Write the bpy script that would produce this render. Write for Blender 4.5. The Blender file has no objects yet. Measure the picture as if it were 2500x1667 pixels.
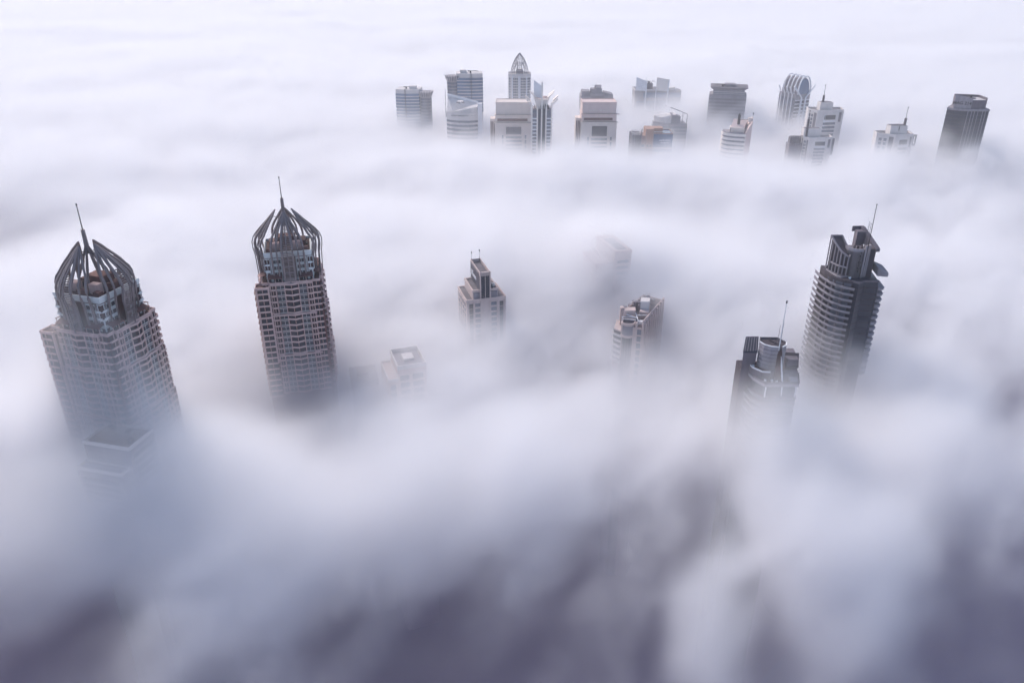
import bpy, math, random
from math import radians as RD, sin, cos, pi
from mathutils import Vector
random.seed(7)
S = bpy.context.scene
COL = S.collection

# ------------------------------------------------------------------ camera, sky, sun, exposure
cam = bpy.data.cameras.new('camera')
cam_ob = bpy.data.objects.new('camera', cam)
COL.objects.link(cam_ob); S.camera = cam_ob
cam.lens = 27.8; cam.clip_start = 1; cam.clip_end = 30000
cam_ob.location = (0, 0, 400); cam_ob.rotation_euler = (RD(63.8), 0, 0)

SUN_EL, SUN_AZ = 38, -34          # degrees above the horizon, degrees right of straight ahead
world = bpy.data.worlds.new('World'); S.world = world; world.use_nodes = True
wt = world.node_tree
sky = wt.nodes.new('ShaderNodeTexSky'); sky.sky_type = 'NISHITA'; sky.sun_disc = False
sky.sun_elevation = RD(SUN_EL); sky.sun_rotation = RD(SUN_AZ)
sky.air_density = 1.0; sky.dust_density = 3.5; sky.ozone_density = 2.3; sky.altitude = 300
wt.links.new(sky.outputs[0], wt.nodes['Background'].inputs[0])
wt.nodes['Background'].inputs[1].default_value = 0.14
sl = bpy.data.lights.new('sun', 'SUN'); sl.energy = 1.6; sl.angle = RD(14); sl.color = (1, .9, .84)
so = bpy.data.objects.new('sun', sl); COL.objects.link(so)
sd = Vector((sin(RD(SUN_AZ))*cos(RD(SUN_EL)), cos(RD(SUN_AZ))*cos(RD(SUN_EL)), sin(RD(SUN_EL))))
so.rotation_euler = sd.to_track_quat('Z', 'Y').to_euler()
S.view_settings.view_transform = 'Standard'; S.view_settings.look = 'None'
S.view_settings.exposure = 0.46; S.view_settings.gamma = 1
cy = S.cycles
cy.use_denoising = True; cy.use_adaptive_sampling = True; cy.adaptive_threshold = 0.03
cy.max_bounces = 12; cy.volume_bounces = 10; cy.diffuse_bounces = 2; cy.glossy_bounces = 2
cy.volume_step_rate = 1.2

# ------------------------------------------------------------------ materials
MATS = {}
def mat(name, col, rough=.8, metal=0, var=.12, scale=.25, spec=.4, streak=1.0):
    m = bpy.data.materials.new(name); m.use_nodes = True; t = m.node_tree; N = t.nodes; L = t.links
    b = N['Principled BSDF']; b.inputs['Roughness'].default_value = rough; b.inputs['Metallic'].default_value = metal
    b.inputs['Specular IOR Level'].default_value = spec
    tc = N.new('ShaderNodeTexCoord'); mp = N.new('ShaderNodeMapping'); mp.inputs['Scale'].default_value = (1, 1, streak)
    nz = N.new('ShaderNodeTexNoise'); nz.inputs['Scale'].default_value = scale; nz.inputs['Detail'].default_value = 5
    rp = N.new('ShaderNodeValToRGB')
    rp.color_ramp.elements[0].position = .3; rp.color_ramp.elements[1].position = .7
    rp.color_ramp.elements[0].color = (*[c*(1-var) for c in col], 1); rp.color_ramp.elements[1].color = (*[min(1, c*(1+var)) for c in col], 1)
    L.new(tc.outputs['Object'], mp.inputs[0]); L.new(mp.outputs[0], nz.inputs['Vector']); L.new(nz.outputs[0], rp.inputs[0]); L.new(rp.outputs[0], b.inputs['Base Color'])
    MATS[name] = m; return m
mat('rib_metal', (.24, .195, .20), .55, .0, .12, .3)
mat('pale_cladding', (.70, .73, .75), .45, 0, .08, .2)
mat('dark_glass', (.03, .03, .045), .3, 0, .35, .3, .35)
mat('grey_glass', (.13, .14, .18), .15, 0, .3, .2, .6)
mat('window_glass', (.06, .06, .075), .3, 0, .3, .2, .35)
mat('blue_glass', (.12, .17, .27), .15, 0, .2, .08, .6)
mat('navy_glass', (.035, .038, .06), .3, 0, .25, .1, .3)
mat('cream', (.57, .46, .44), .85, 0, .1, .3, .3, .3)
mat('tower_cream', (.60, .43, .41), .85, 0, .12, .3, .3, .3)
mat('tower_tan', (.19, .095, .09), .85, 0, .15, .3, .3, .3)
mat('tan', (.40, .29, .27), .85, 0, .12, .3, .3, .3)
mat('brown', (.06, .02, .024), .85, 0, .25, .5)  # darkened so flat balcony backs carry the shade of a deep recess
mat('brown_red', (.13, .055, .055), .8, 0, .2, .3)
mat('grey_concrete', (.26, .24, .27), .85, 0, .15, .25, .3, .3)
mat('slate', (.15, .13, .155), .8, 0, .2, .25, .3, .3)
mat('pewter', (.33, .30, .33), .8, 0, .15, .25, .3, .3)
mat('dark_concrete', (.07, .058, .072), .85, 0, .2, .25, .3, .3)
mat('roof_grey', (.16, .145, .165), .9, 0, .2, .25)
mat('pale_concrete', (.63, .59, .585), .85, 0, .08, .2, .3, .3)
mat('cool_white', (.74, .74, .78), .6, 0, .06, .2)
mat('warm_white', (.82, .75, .71), .6, 0, .05, .2)
mat('peach', (.70, .55, .52), .85, 0, .08, .15, .3, .3)
mat('sand', (.74, .64, .59), .85, 0, .07, .15, .3, .3)
mat('orange', (.42, .26, .21), .85, 0, .1, .2, .3, .3)
mat('black_metal', (.035, .03, .035), .5, 0, .2, .5)

# ------------------------------------------------------------------ mesh helpers
class M:
    """Collects faces; local frame (px,py,ang): u runs along ang, d points outwards (to the right of u), z is up."""
    def __init__(s, px=0, py=0, ang=0): s.v = []; s.f = []; s.mi = []; s.fr(px, py, ang)
    def fr(s, px=0, py=0, ang=0): s.px, s.py, s.c, s.s = px, py, cos(ang), sin(ang); return s
    def P(s, u, d, z): s.v.append((s.px+u*s.c+d*s.s, s.py+u*s.s-d*s.c, z)); return len(s.v)-1
    def face(s, pts, m=0): s.f.append([s.P(*p) for p in pts]); s.mi.append(m)
    def bx(s, u0, u1, d0, d1, z0, z1, m=0):
        q = [s.P(u, d, z) for z in (z0, z1) for u, d in ((u0, d1), (u1, d1), (u1, d0), (u0, d0))]
        for f in ((0, 1, 5, 4), (1, 2, 6, 5), (2, 3, 7, 6), (3, 0, 4, 7), (4, 5, 6, 7), (3, 2, 1, 0)):
            s.f.append([q[i] for i in f]); s.mi.append(m)
        return s
    def prism(s, pts, z0, z1, m=0, top=None, cap=None):
        n = len(pts); tp = top or pts
        zz = z1 if isinstance(z1, (list, tuple)) else [z1]*n
        a = []; b = []
        for p in pts: s.v.append((*s.w(*p), z0)); a.append(len(s.v)-1)
        for p, z in zip(tp, zz): s.v.append((*s.w(*p), z)); b.append(len(s.v)-1)
        for i in range(n):
            j = (i+1) % n; s.f.append([a[i], a[j], b[j], b[i]]); s.mi.append(m)
        s.f.append(b); s.mi.append(m if cap is None else cap); s.f.append(a[::-1]); s.mi.append(m)
        return s
    def w(s, x, y): return (s.px+x*s.c-y*s.s, s.py+x*s.s+y*s.c)       # plan coordinates (x right, y back)
    def tube(s, pts, r, n=6, m=0):
        """pts in (x, y, z) plan coordinates"""
        P3 = [Vector((*s.w(p[0], p[1]), p[2])) for p in pts]; rings = []
        for i, p in enumerate(P3):
            t = (P3[min(i+1, len(P3)-1)]-P3[max(i-1, 0)]).normalized()
            a = t.cross(Vector((0, 0, 1)));
            if a.length < .05: a = t.cross(Vector((1, 0, 0)))
            a.normalize(); b = t.cross(a); rr = r[i] if isinstance(r, (list, tuple)) else r; ring = []
            for k in range(n):
                an = 2*pi*(k+.5)/n; s.v.append(tuple(p+a*cos(an)*rr+b*sin(an)*rr)); ring.append(len(s.v)-1)
            rings.append(ring)
        for i in range(len(rings)-1):
            for k in range(n):
                s.f.append([rings[i][k], rings[i][(k+1) % n], rings[i+1][(k+1) % n], rings[i+1][k]]); s.mi.append(m)
        s.f.append(rings[0][::-1]); s.mi.append(m); s.f.append(rings[-1]); s.mi.append(m)
        return s
    def ribbon(s, pts, z0, z1, th, m=0):
        """upright band of thickness th along an open plan line"""
        n = len(pts)
        nr = []
        for i in range(n):
            a = Vector(pts[max(i-1, 0)]); b = Vector(pts[min(i+1, n-1)]); t = (b-a).normalized(); nr.append((t.y*th, -t.x*th))
        s.prism(list(pts)+[(pts[i][0]-nr[i][0], pts[i][1]-nr[i][1]) for i in range(n-1, -1, -1)], z0, z1, m); return s
    def merge(s, o):
        k = len(s.v); s.v += o.v; s.f += [[i+k for i in f] for f in o.f]; s.mi += o.mi
    def build(s, name, mats, parent=None, label=None, kind=None):
        if isinstance(mats, str): mats = [mats]
        me = bpy.data.meshes.new(name); me.from_pydata(s.v, [], s.f)
        for x in mats: me.materials.append(MATS[x])
        me.polygons.foreach_set('material_index', s.mi); me.update()
        import bmesh
        bm = bmesh.new(); bm.from_mesh(me); bmesh.ops.recalc_face_normals(bm, faces=bm.faces); bm.to_mesh(me); bm.free()
        o = bpy.data.objects.new(name, me); COL.objects.link(o)
        if parent is not None: o.parent = parent
        if label: o['label'] = label
        if kind: o['kind'] = kind
        return o

def root(name, label, x, y, rot=0, cat='building', group=None, z=0):
    o = bpy.data.objects.new(name, None); COL.objects.link(o); o.location = (x, y, z); o.rotation_euler = (0, 0, rot)
    o.empty_display_size = 10; o['label'] = label; o['category'] = cat
    if group: o['group'] = group
    return o

class Parts:
    """Repeated parts of one thing: the first 100 of a name stay objects, the rest become one part of kind stuff."""
    def __init__(s, R): s.R = R; s.d = {}
    def add(s, name, mesh, mats): s.d.setdefault((name, tuple([mats] if isinstance(mats, str) else mats)), []).append(mesh)
    def done(s):
        cnt = {}
        for (name, mats), l in s.d.items():
            rest = None
            for m in l:
                cnt[name] = cnt.get(name, 0)+1
                if cnt[name] <= 98: m.build(name, list(mats), s.R)
                elif rest is None: rest = m
                else: rest.merge(m)
            if rest: rest.build(name, list(mats), s.R, kind='stuff')

def offset(pts, d):
    n = len(pts); out = []
    A = sum(pts[i][0]*pts[(i+1) % n][1]-pts[(i+1) % n][0]*pts[i][1] for i in range(n)); sg = 1 if A > 0 else -1
    for i in range(n):
        a = Vector(pts[i-1]); b = Vector(pts[i]); c = Vector(pts[(i+1) % n]); t1 = (b-a).normalized(); t2 = (c-b).normalized()
        n1 = Vector((t1.y, -t1.x))*sg; n2 = Vector((t2.y, -t2.x))*sg; k = (n1+n2); k /= max(.3, k.length_squared/2)
        out.append((b.x+k.x*d, b.y+k.y*d))
    return out
def rect(x0, x1, y0, y1): return [(x0, y0), (x1, y0), (x1, y1), (x0, y1)]
def arc(cx, cy, r, a0, a1, n, ry=None): return [(cx+r*cos(RD(a0+(a1-a0)*i/n)), cy+(ry or r)*sin(RD(a0+(a1-a0)*i/n))) for i in range(n+1)]

def ribbons(R, plan, zt, zb, fh, gh, glass, off=.2):
    """ribbon windows round a plan, one part a storey, from zt down"""
    z = zt
    while z-gh > zb:
        M().prism(offset(plan, off), z-gh, z).build('window', glass, R); z -= fh
def parapet(R, plan, z, h, th, m, name='parapet'):
    q = M(); out = offset(plan, .25); inn = offset(plan, .25-th); n = len(plan)
    for i in range(n):
        j = (i+1) % n
        for a, b, z0, z1 in ((out[i], out[j], z-.4, z+h), (inn[j], inn[i], z-.4, z+h)):
            q.face([(a[0], -a[1], z0), (b[0], -b[1], z0), (b[0], -b[1], z1), (a[0], -a[1], z1)])
        for zz in (z+h, z-.4): q.face([(p[0], -p[1], zz) for p in (out[i], out[j], inn[j], inn[i])])
    return q.build(name, m, R)
def antenna(R, x, y, z0, z1, r=.25, m='black_metal', ball=.5, name='antenna'):
    q = M().tube([(x, y, z0), (x, y, z1)], [r, r*.6], 6)
    if ball: q.tube([(x, y, z1-ball), (x, y, z1), (x, y, z1+ball*1.4)], [ball*.4, ball, ball*.4], 6)
    return q.build(name, m, R)
def crane(R, x, y, z, ang, ln=9):
    q = M(x, y, ang).bx(-1, 1, -.8, .8, z, z+2.2).bx(-3, ln, -.25, .25, z+2.2, z+2.8).bx(-3.4, -1.6, -.7, .7, z+1.9, z+3.2)
    q.tube([(ln, 0, z+2.5), (ln+1.6, 0, z+.6)], .2, 5)
    return q.build('roof_crane', 'black_metal', R)
def strokes(R, px, py, ang, z, ws, h, m='cool_white', name='sign', d=.3, seed=1):
    rr = random.Random(seed); q = M(px, py, ang); u = 0
    for w in ws:
        hh = h*rr.choice((.6, .6, 1)); q.bx(u, u+w*.35, d, d+.2, z, z+hh); q.bx(u+w*.35, u+w*.7, d, d+.2, z+(0 if rr.random() < .5 else hh-.25*h), z+(.25*h if rr.random() < .5 else hh)); u += w
    return q.build(name, m, R)
def text(R, s, x, y, z, size, rot, m, ext=.08, spacing=1.0, line=1.0):
    c = bpy.data.curves.new('sign_lettering', 'FONT'); c.body = s; c.size = size; c.extrude = ext; c.align_x = 'CENTER'; c.space_character = spacing; c.space_line = line; c.offset = .02*size
    tmp = bpy.data.objects.new('sign_lettering', c); COL.objects.link(tmp); bpy.context.view_layer.update()
    me = bpy.data.meshes.new_from_object(tmp.evaluated_get(bpy.context.evaluated_depsgraph_get())); bpy.data.objects.remove(tmp)
    me.materials.clear(); me.materials.append(MATS[m]); o = bpy.data.objects.new('sign_lettering', me); COL.objects.link(o); o.parent = R; o.location = (x, y, z); o.rotation_euler = rot; return o

# ------------------------------------------------------------------ ground and water far below the fog
def ground_mat(name, c1, c2, sc, brick=True):
    m = bpy.data.materials.new(name); m.use_nodes = True; t = m.node_tree; b = t.nodes['Principled BSDF']; b.inputs['Roughness'].default_value = .9 if brick else .5
    tc = t.nodes.new('ShaderNodeTexCoord'); n = t.nodes.new('ShaderNodeTexNoise'); n.inputs['Scale'].default_value = sc; n.inputs['Detail'].default_value = 6
    r = t.nodes.new('ShaderNodeValToRGB'); r.color_ramp.elements[0].position = .35; r.color_ramp.elements[1].position = .65
    r.color_ramp.elements[0].color = (*c1, 1); r.color_ramp.elements[1].color = (*c2, 1)
    t.links.new(tc.outputs['Object'], n.inputs['Vector']); t.links.new(n.outputs[0], r.inputs[0]); t.links.new(r.outputs[0], b.inputs['Base Color']); MATS[name] = m
ground_mat('ground_mat', (.05, .012, .028), (.12, .035, .065), .02)
ground_mat('water_mat', (.02, .075, .12), (.03, .11, .16), .01, False)
q = M(); q.face([(-6900, 1400, 0), (6900, 1400, 0), (6900, -8900, 0), (-6900, -8900, 0)]); q.build('ground', 'ground_mat', None, kind='structure')
q = M(); q.prism([(60, -300), (3000, -300), (3000, 1500), (700, 1500), (480, 1000), (300, 640), (230, 420), (110, 300), (70, 120)], .004, .3); q.build('water', 'water_mat', None, kind='structure')

# ------------------------------------------------------------------ the two towers with ribbed onion crowns
def window_cell(fr, u0, u1, z0, z1, d=0, mull=1):
    q = M(*fr).bx(u0, u1, d-.3, d+.1, z0, z1, 0).bx(u0-.2, u1+.2, d, d+.5, z0-.3, z0, 1).bx(u0-.2, u1+.2, d, d+.3, z1, z1+.2, 1)
    for i in range(mull): u = u0+(u1-u0)*(i+1)/(mull+1); q.bx(u-.1, u+.1, d+.05, d+.25, z0, z1, 1)
    return q
def balcony_cell(fr, u0, u1, z0, fh, d=0, out=1.3, chev=0.):
    q = M(*fr).bx(u0, u1, d-.4, d+.06, z0, z0+fh-.5, 1); um = (u0+u1)/2  # flat brown back panel; the recess shade is in its colour
    line = [(u0, -d-out), (um, -d-out-chev), (u1, -d-out)]
    q.prism([(u0, -d)]+line+[(u1, -d)], z0-.35, z0, 0); q.ribbon(line, z0, z0+.65, .22, 0)
    q.bx(um-.12, um+.12, d+out+chev-.3, d+out+chev-.1, z0+.85, z0+fh-.3, 0)
    q.bx(u0+.5, um-.5, d+.06, d+.14, z0, z0+2.3, 2).bx(um+.5, u1-.5, d+.06, d+.14, z0, z0+2.3, 2)
    return q
def domed_tower(x, y, yaw, zr, label, seed):
    rr = random.Random(seed); R = root('domed_tower', label, x, y, yaw, group='twin towers with onion crowns of curved ribs'); P = Parts(R); a = 12.
    FR = lambda k, a: [(0, -a, 0), (a, 0, pi/2), (0, a, pi), (-a, 0, -pi/2)][k]
    order = (0, 1, 3, 2); FH = 3.4
    # crown block
    M().prism(rect(-a, a, -a, a), zr-15, zr, 0).build('upper_wall', 'pale_cladding', R)
    parapet(R, rect(-a, a, -a, a), zr, 1.3, .5, 'pale_cladding')
    M().prism(rect(-a+.6, a-.6, -a+.6, a-.6), zr, zr+.12).build('roof', 'brown', R)
    seams = M()
    for k in range(4):
        seams.fr(*FR(k, a)); seams.bx(-a-.2, a+.2, 0, .3, zr-1.9, zr-1.6)
        for u in (-9.4, -3.5, 3.5, 9.4): seams.bx(u-.15, u+.15, 0, .3, zr-13, zr-1.6)
    seams.build('cladding_seam', 'rib_metal', R)
    for i in range(4):
        z = zr-2.2-FH*(i+1)+.7
        for k in order:
            fr = FR(k, a)
            for s in (-1, 1):
                P.add('window', window_cell(fr, *sorted((s*4.2, s*8.7)), z, z+1.9, 0), ('window_glass', 'pale_cladding'))
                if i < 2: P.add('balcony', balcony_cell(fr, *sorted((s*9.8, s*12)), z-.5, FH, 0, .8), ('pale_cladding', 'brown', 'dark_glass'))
                else: P.add('window', window_cell(fr, *sorted((s*10, s*11.5)), z, z+1.9, 0, 0), ('window_glass', 'pale_cladding'))
    for k in range(4): M(*FR(k, a)).bx(-3.3, 3.3, 0, .12, zr-14, zr-1.6).build('ladder_dark_panel', 'brown', R)  # flat dark panel behind the rungs, recess shade put into its colour
    # main shaft: a cross shaped plan, two setbacks
    def plan(o): A, B, c = 16+o, 14.8+o, 10.8+o; return [(-c, -A), (c, -A), (c, -B), (B, -B), (B, -c), (A, -c), (A, c), (B, c), (B, B), (c, B), (c, A), (-c, A), (-c, B), (-B, B), (-B, c), (-A, c), (-A, -c), (-B, -c), (-B, -B), (-c, -B)]
    zt = zr-15; nb = 5; n = 19
    M().prism(plan(0), zt-nb*FH-1, zt).prism(plan(.7), zt-12*FH, zt-nb*FH-1).prism(plan(1.3), 0, zt-12*FH).build('lower_wall', 'tower_tan', R)
    M().prism(plan(-.7), zt, zt+.15).build('terrace', 'brown', R)
    parapet(R, plan(0), zt, 1.0, .4, 'tower_cream', 'terrace_parapet')
    for k in range(4):
        for lv, o in ((nb, .7), (12, 1.3)):
            rim = M(*FR(k, 16+o)); z = zt-lv*FH
            rim.prism([(-10.8-o, 1), (-10.8-o, -.4), (-3.4, -.6), (0, -1.7), (3.4, -.6), (10.8+o, -.4), (10.8+o, 1)], z-.9, z-.1); rim.build('cornice', 'tower_cream', R)
        rim = M(*FR(k, 16)); rim.prism([(-11, 1), (-11, -.4), (-3.4, -.6), (0, -1.7), (3.4, -.6), (11, -.4), (11, 1)], zt-.7, zt+.2); rim.build('cornice', 'tower_cream', R)
    for i in range(n):
        o = 0 if i < nb else .7 if i < 12 else 1.3; z = zt-FH*(i+1)+.35
        for k in order:
            fr = FR(k, 16+o); wall = 'pale_concrete'
            if i >= nb and i < 17:
                pass
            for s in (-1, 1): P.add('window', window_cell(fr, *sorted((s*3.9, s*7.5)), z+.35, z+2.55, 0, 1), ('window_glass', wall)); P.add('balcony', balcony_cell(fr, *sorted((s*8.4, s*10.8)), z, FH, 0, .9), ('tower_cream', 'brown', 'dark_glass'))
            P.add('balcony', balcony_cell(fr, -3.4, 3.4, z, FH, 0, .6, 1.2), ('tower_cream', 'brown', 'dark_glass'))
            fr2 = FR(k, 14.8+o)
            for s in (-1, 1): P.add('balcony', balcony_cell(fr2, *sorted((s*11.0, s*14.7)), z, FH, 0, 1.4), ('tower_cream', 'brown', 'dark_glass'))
    for k in order:
        for u in (-10.8, -8.1, -3.65, 3.65, 8.1, 10.8):
            q = M(*FR(k, 16))
            for l0, l1, o in ((0, nb, 0), (nb, 12, .7), (12, n, 1.3)): q.bx(u-.22, u+.22, o-.3, o+.6, zt-l1*FH+(.3 if l1 == n else 0), zt-l0*FH)
            q.build('pier', 'tower_cream', R)
    P.done()
    # wider corner wing with balconies
    cw = rect(-18.2, -11.4, -18.2, -11.4); M().prism(cw, 0, zt-1.2).build('corner_wing', 'tower_tan', R); parapet(R, cw, zt-1.2, .9, .4, 'tower_cream', 'wing_parapet'); M().prism(offset(cw, -.6), zt-1.2, zt-1.05).build('wing_terrace', 'brown', R)
    for i in range(19):
        z = zt-FH*(i+1)-.4
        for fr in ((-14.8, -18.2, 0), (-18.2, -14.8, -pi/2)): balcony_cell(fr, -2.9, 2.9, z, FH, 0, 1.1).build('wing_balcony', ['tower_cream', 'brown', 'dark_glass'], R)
    for px_, py_ in ((-17.9, -17.9), (-11.8, -17.9), (-17.9, -11.8)): M().prism(rect(px_-.45, px_+.45, py_-.45, py_+.45), zt-45, zt-.3).build('corner_post', 'tower_cream', R)
    # pergolas on the terrace
    for k in order:
        fr = FR(k, a)
        for s in (-1, 1):
            q = M(*fr); u0, u1 = sorted((s*4.2, s*11.6))
            q.face([(u0, 0, zt+4.2), (u1, 0, zt+4.2), (u1, 3.4, zt+3.1), (u0, 3.4, zt+3.1)]); q.face([(u0, 0, zt+4), (u1, 0, zt+4), (u1, 3.4, zt+2.9), (u0, 3.4, zt+2.9)])
            q.bx(u0, u1, 3.3, 3.45, zt+2.85, zt+3.15); c = q.build('awning', 'brown_red', R)
            for u in (u0+.2, (u0+u1)/2, u1-.2): M(*fr).bx(u-.15, u+.15, 3, 3.25, zt, zt+3).build('post', 'tower_cream', c)
    # roof clutter inside the crown
    for (bx_, by_, w, d, h, m_) in ((-6, -5, 4, 3.4, 4.2, 'tower_cream'), (5.2, -5.5, 4.6, 3.2, 4.6, 'tower_cream'), (0, 3, 9, 7, 5.5, 'tower_tan'), (-7.5, 4, 4, 6, 3, 'brown_red'), (8, 3, 3, 8, 3.2, 'brown_red'), (0, -8, 5, 2, 2.2, 'brown_red'), (-9.5, -8.5, 2.6, 3, 2.3, 'brown_red'), (9, -8.8, 3, 2.6, 2.5, 'brown_red')):
        M().prism(rect(bx_-w/2, bx_+w/2, by_-d/2, by_+d/2), zr+.1, zr+h).build('plant_room', m_, R)
    q = M()
    for i in range(14): xx, yy = rr.uniform(-10, 10), rr.uniform(-10, 2); q.bx(xx-.4, xx+.4, yy-.4, yy+.4, zr+.1, zr+rr.uniform(1, 2.4))
    q.build('roof_equipment', 'black_metal', R)
    # petals
    prof = [(-14.5, 3.5, 1), (-3, 3.9, 1), (1, 4.6, 1), (4, 4.6, .98), (6.7, 3.7, .93), (9, 2.1, .84), (11.6, 0, .68), (14.4, -2.5, .47), (17.4, -5.1, .25), (20.6, -7.8, .03)]
    for k in order:
        q = M(*FR(k, a)); L = M(*FR(k, a))
        for u, off, w in ((-8.2, -3.0, .5), (-5.4, -1.8, .42), (-2.7, 0, .58), (2.7, 0, .58), (5.4, -1.8, .42), (8.2, -3.0, .5)):
            pts = []
            for i, (dz, d, s) in enumerate(prof):
                if abs(u) > 3 and i == 0: dz = -13
                dd = d+off*(1 if i < 6 else max(0, 1-(i-5)/4)); pts.append((u*s, -dd, zr+dz))
            q.tube(pts, [w*1.25]*7+[w*1.2, w*1.3, .35], 4)
        pts = [(0, -(d+(1.4 if i < 6 else max(0, 1.4-(i-5)*.35))), zr+dz) for i, (dz, d, s) in enumerate(prof)]
        q.tube(pts, [.35]*9+[.3], 4)
        # infill near the tip
        for (dz0, d0, s0), (dz1, d1, s1) in zip(prof[7:], prof[8:]):
            q.face([(-2.7*s0, d0, zr+dz0), (2.7*s0, d0, zr+dz0), (2.7*s1, d1, zr+dz1), (-2.7*s1, d1, zr+dz1)])
        pe = q.build('petal', 'rib_metal', R)
        zz = -14
        while zz < 10:
            for (a0, b0, s0), (a1, b1, s1) in zip(prof, prof[1:]):
                if a0 <= zz < a1: t = (zz-a0)/(a1-a0); d = b0+(b1-b0)*t; s = s0+(s1-s0)*t
            L.bx(-2.7*s, 2.7*s, d-.15, d+.15, zr+zz, zr+zz+.42)
            if zz < 0 and int((zz+14)/.85) % 4 == 0: L.bx(-2.7*s, 2.7*s, d-.2, d+.3, zr+zz, zr+zz+.8)
            zz += .85
        L.build('rung', 'rib_metal', pe)
        T = M(*FR(k, a)); T.tube([(0, 5.4, zr+17.6), (0, 11, zr+15.5)], .16, 4); T.build('tie_rod', 'black_metal', R)
    # spire
    q = M()
    for k in range(8):
        an = k*pi/4+pi/8; q.tube([(cos(an)*7.5, sin(an)*7.5, zr), (cos(an)*6, sin(an)*6, zr+7), (cos(an)*2.6, sin(an)*2.6, zr+14), (cos(an)*.7, sin(an)*.7, zr+19)], [.5, .5, .5, .4], 4)
    q.tube([(0, 0, zr+16), (0, 0, zr+20), (0, 0, zr+26.6)], [1.1, .95, .8], 10)
    sp = q.build('spire', 'rib_metal', R)
    antenna(sp, 0, 0, zr+26, zr+37.4, .26, 'black_metal', .42)
    return R
domed_tower(-183.2, 323.7, RD(-17), 267.3, 'brown tower with ribbed onion crown seen corner on, leftmost of the twin domed towers', 1)
domed_tower(-120.5, 404.0, RD(13.8), 258.1, 'brown tower with ribbed onion crown seen face on, standing right of its twin', 2)

# ------------------------------------------------------------------ towers half drowned between them
R = root('rooftop_tower', 'faint grey flat-roofed block sunk in fog in front of the leftmost domed tower', -165, 285, RD(-14.5))
pl = rect(-23.2, 0, 0, 16.2); M().prism(pl, 0, 207.6).build('wall', 'grey_concrete', R); parapet(R, pl, 207.6, 1.1, .7, 'pale_concrete'); M().prism(offset(pl, -.8), 207.6, 207.9).build('roof', 'brown', R)
pl2 = rect(-24, -1.5, -6, -.05); M().prism(pl2, 0, 198).build('lower_wing', 'grey_concrete', R); parapet(R, pl2, 198, 1, .7, 'pale_concrete', 'wing_parapet')
for i in range(5): M(-22, -6, 0).bx(0, 18, 0, .3, 192-i*3.6, 194-i*3.6).build('window', 'grey_glass', R)
for i in range(7): M(0, 2, pi/2).bx(0, 12, 0, .3, 202-i*3.6, 204-i*3.6).build('window', 'grey_glass', R)
for cx, cy_ in ((-18, 12), (-8, 11), (-3, 5)): M().prism(rect(cx-1.2, cx+1.2, cy_-1.2, cy_+1.2), 207.9, 209.6).build('roof_unit', 'dark_concrete', R)

R = root('panel_tower', 'cream stepped tower with narrow slab top and leaf tracery panel on its end', -28.4, 452, RD(16.2))
t3, t2, t1_ = rect(0, 25.5, 0, 24), rect(4.4, 20.8, 1.2, 23), rect(9.2, 15.4, .4, 24.6)
M().prism(t3, 0, 205).build('lower_wall', 'cream', R); parapet(R, t3, 205, 1, .8, 'cream'); M().prism(offset(t3, -.8), 205, 205.2).build('terrace', 'roof_grey', R)
M().prism(t2, 205, 210.6).build('middle_wall', 'cream', R); parapet(R, t2, 210.6, 1.1, .9, 'cream', 'middle_parapet'); M().prism(offset(t2, -.9), 210.6, 210.8).build('middle_roof', 'roof_grey', R)
M().prism(t1_, 196, 221.2).build('slab_top', 'navy_glass', R); parapet(R, t1_, 221.2, 2.2, .4, 'cream', 'slab_parapet'); M().prism(offset(t1_, -.4), 221.2, 221.4).build('slab_roof', 'roof_grey', R)
M(0, 0, 0).bx(5, 9, -1.2, -.7, 205.8, 210).bx(15.8, 20.4, -1.2, -.7, 205.8, 210).build('grey_panel', 'grey_concrete', R)
q = M(9.2, .4, 0)
for u in (0, 6.2): q.bx(u-.35, u+.35, 0, .9, 196, 223.6)
q.bx(0, 6.2, 0, .9, 222.8, 223.6).bx(2.95, 3.25, .3, .7, 204, 223); q.build('panel_frame', 'cream', R)
q = M(9.2, .4, 0)
for i in range(9):
    z = 206+i*1.8
    for s in (-1, 1):
        pts = [(3.1, -.5, z), (3.1+s*1.3, -.5, z+1.3), (3.1+s*2.5, -.5, z+1.9+.1*i), (3.1+s*3, -.5, z+2.1+.2*i)]
        q.tube([p for p in pts if p[2] < 223], .07, 4)
        if i > 3: q.tube([(3.1+s*2.9, -.5, z), (3.1+s*1.6, -.5, z+1.6), (3.1, -.5, z+2.6 if z < 220 else 222.6)], .06, 4)
q.build('leaf_tracery', 'grey_concrete', R)
q = M(9.2, 24.6, -pi/2)
for i in range(11): q.bx(.8+i*2.15, 1.4+i*2.15, -.05, .5, 211, 222.5)
q.build('slab_fin', 'grey_concrete', R)
strokes(R, 9.2, 21, -pi/2, 215, [1.9]*7, 3.4, 'cool_white', 'sign', .5, 5)
P = Parts(R)
for i in range(8):
    z = 200.8-i*3.6
    for u0, u1, m_ in ((1.8, 4.2, 'dark_glass'), (21.5, 23.8, 'dark_glass'), (5.6, 9, 'grey_glass'), (16, 19.4, 'grey_glass')):
        P.add('window', M(0, 0, 0).bx(u0, u1, 0, .25, z-(1 if m_[0] == 'd' else 0), z+2.2), m_)
    P.add('window', M(0, .4, 0).bx(9.6, 15, 0, .35, z-7, z-4.4), 'grey_glass')
    P.add('window', M(0, .4, 0).bx(9.6, 15, .0, .3, z-3.2, z-.8), 'grey_glass')
    for j in range(4): P.add('window', M(0, 24, -pi/2).bx(2.5+j*5.5, 5+j*5.5, 0, .25, z, z+2.2), 'grey_glass')
P.done()
q = M(0, 0, 0)
for u in (.4, 4.9, 9.3, 15.3, 20.3, 24.9): q.bx(u-.4, u+.4, 0, .7, 150, 204)
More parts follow.
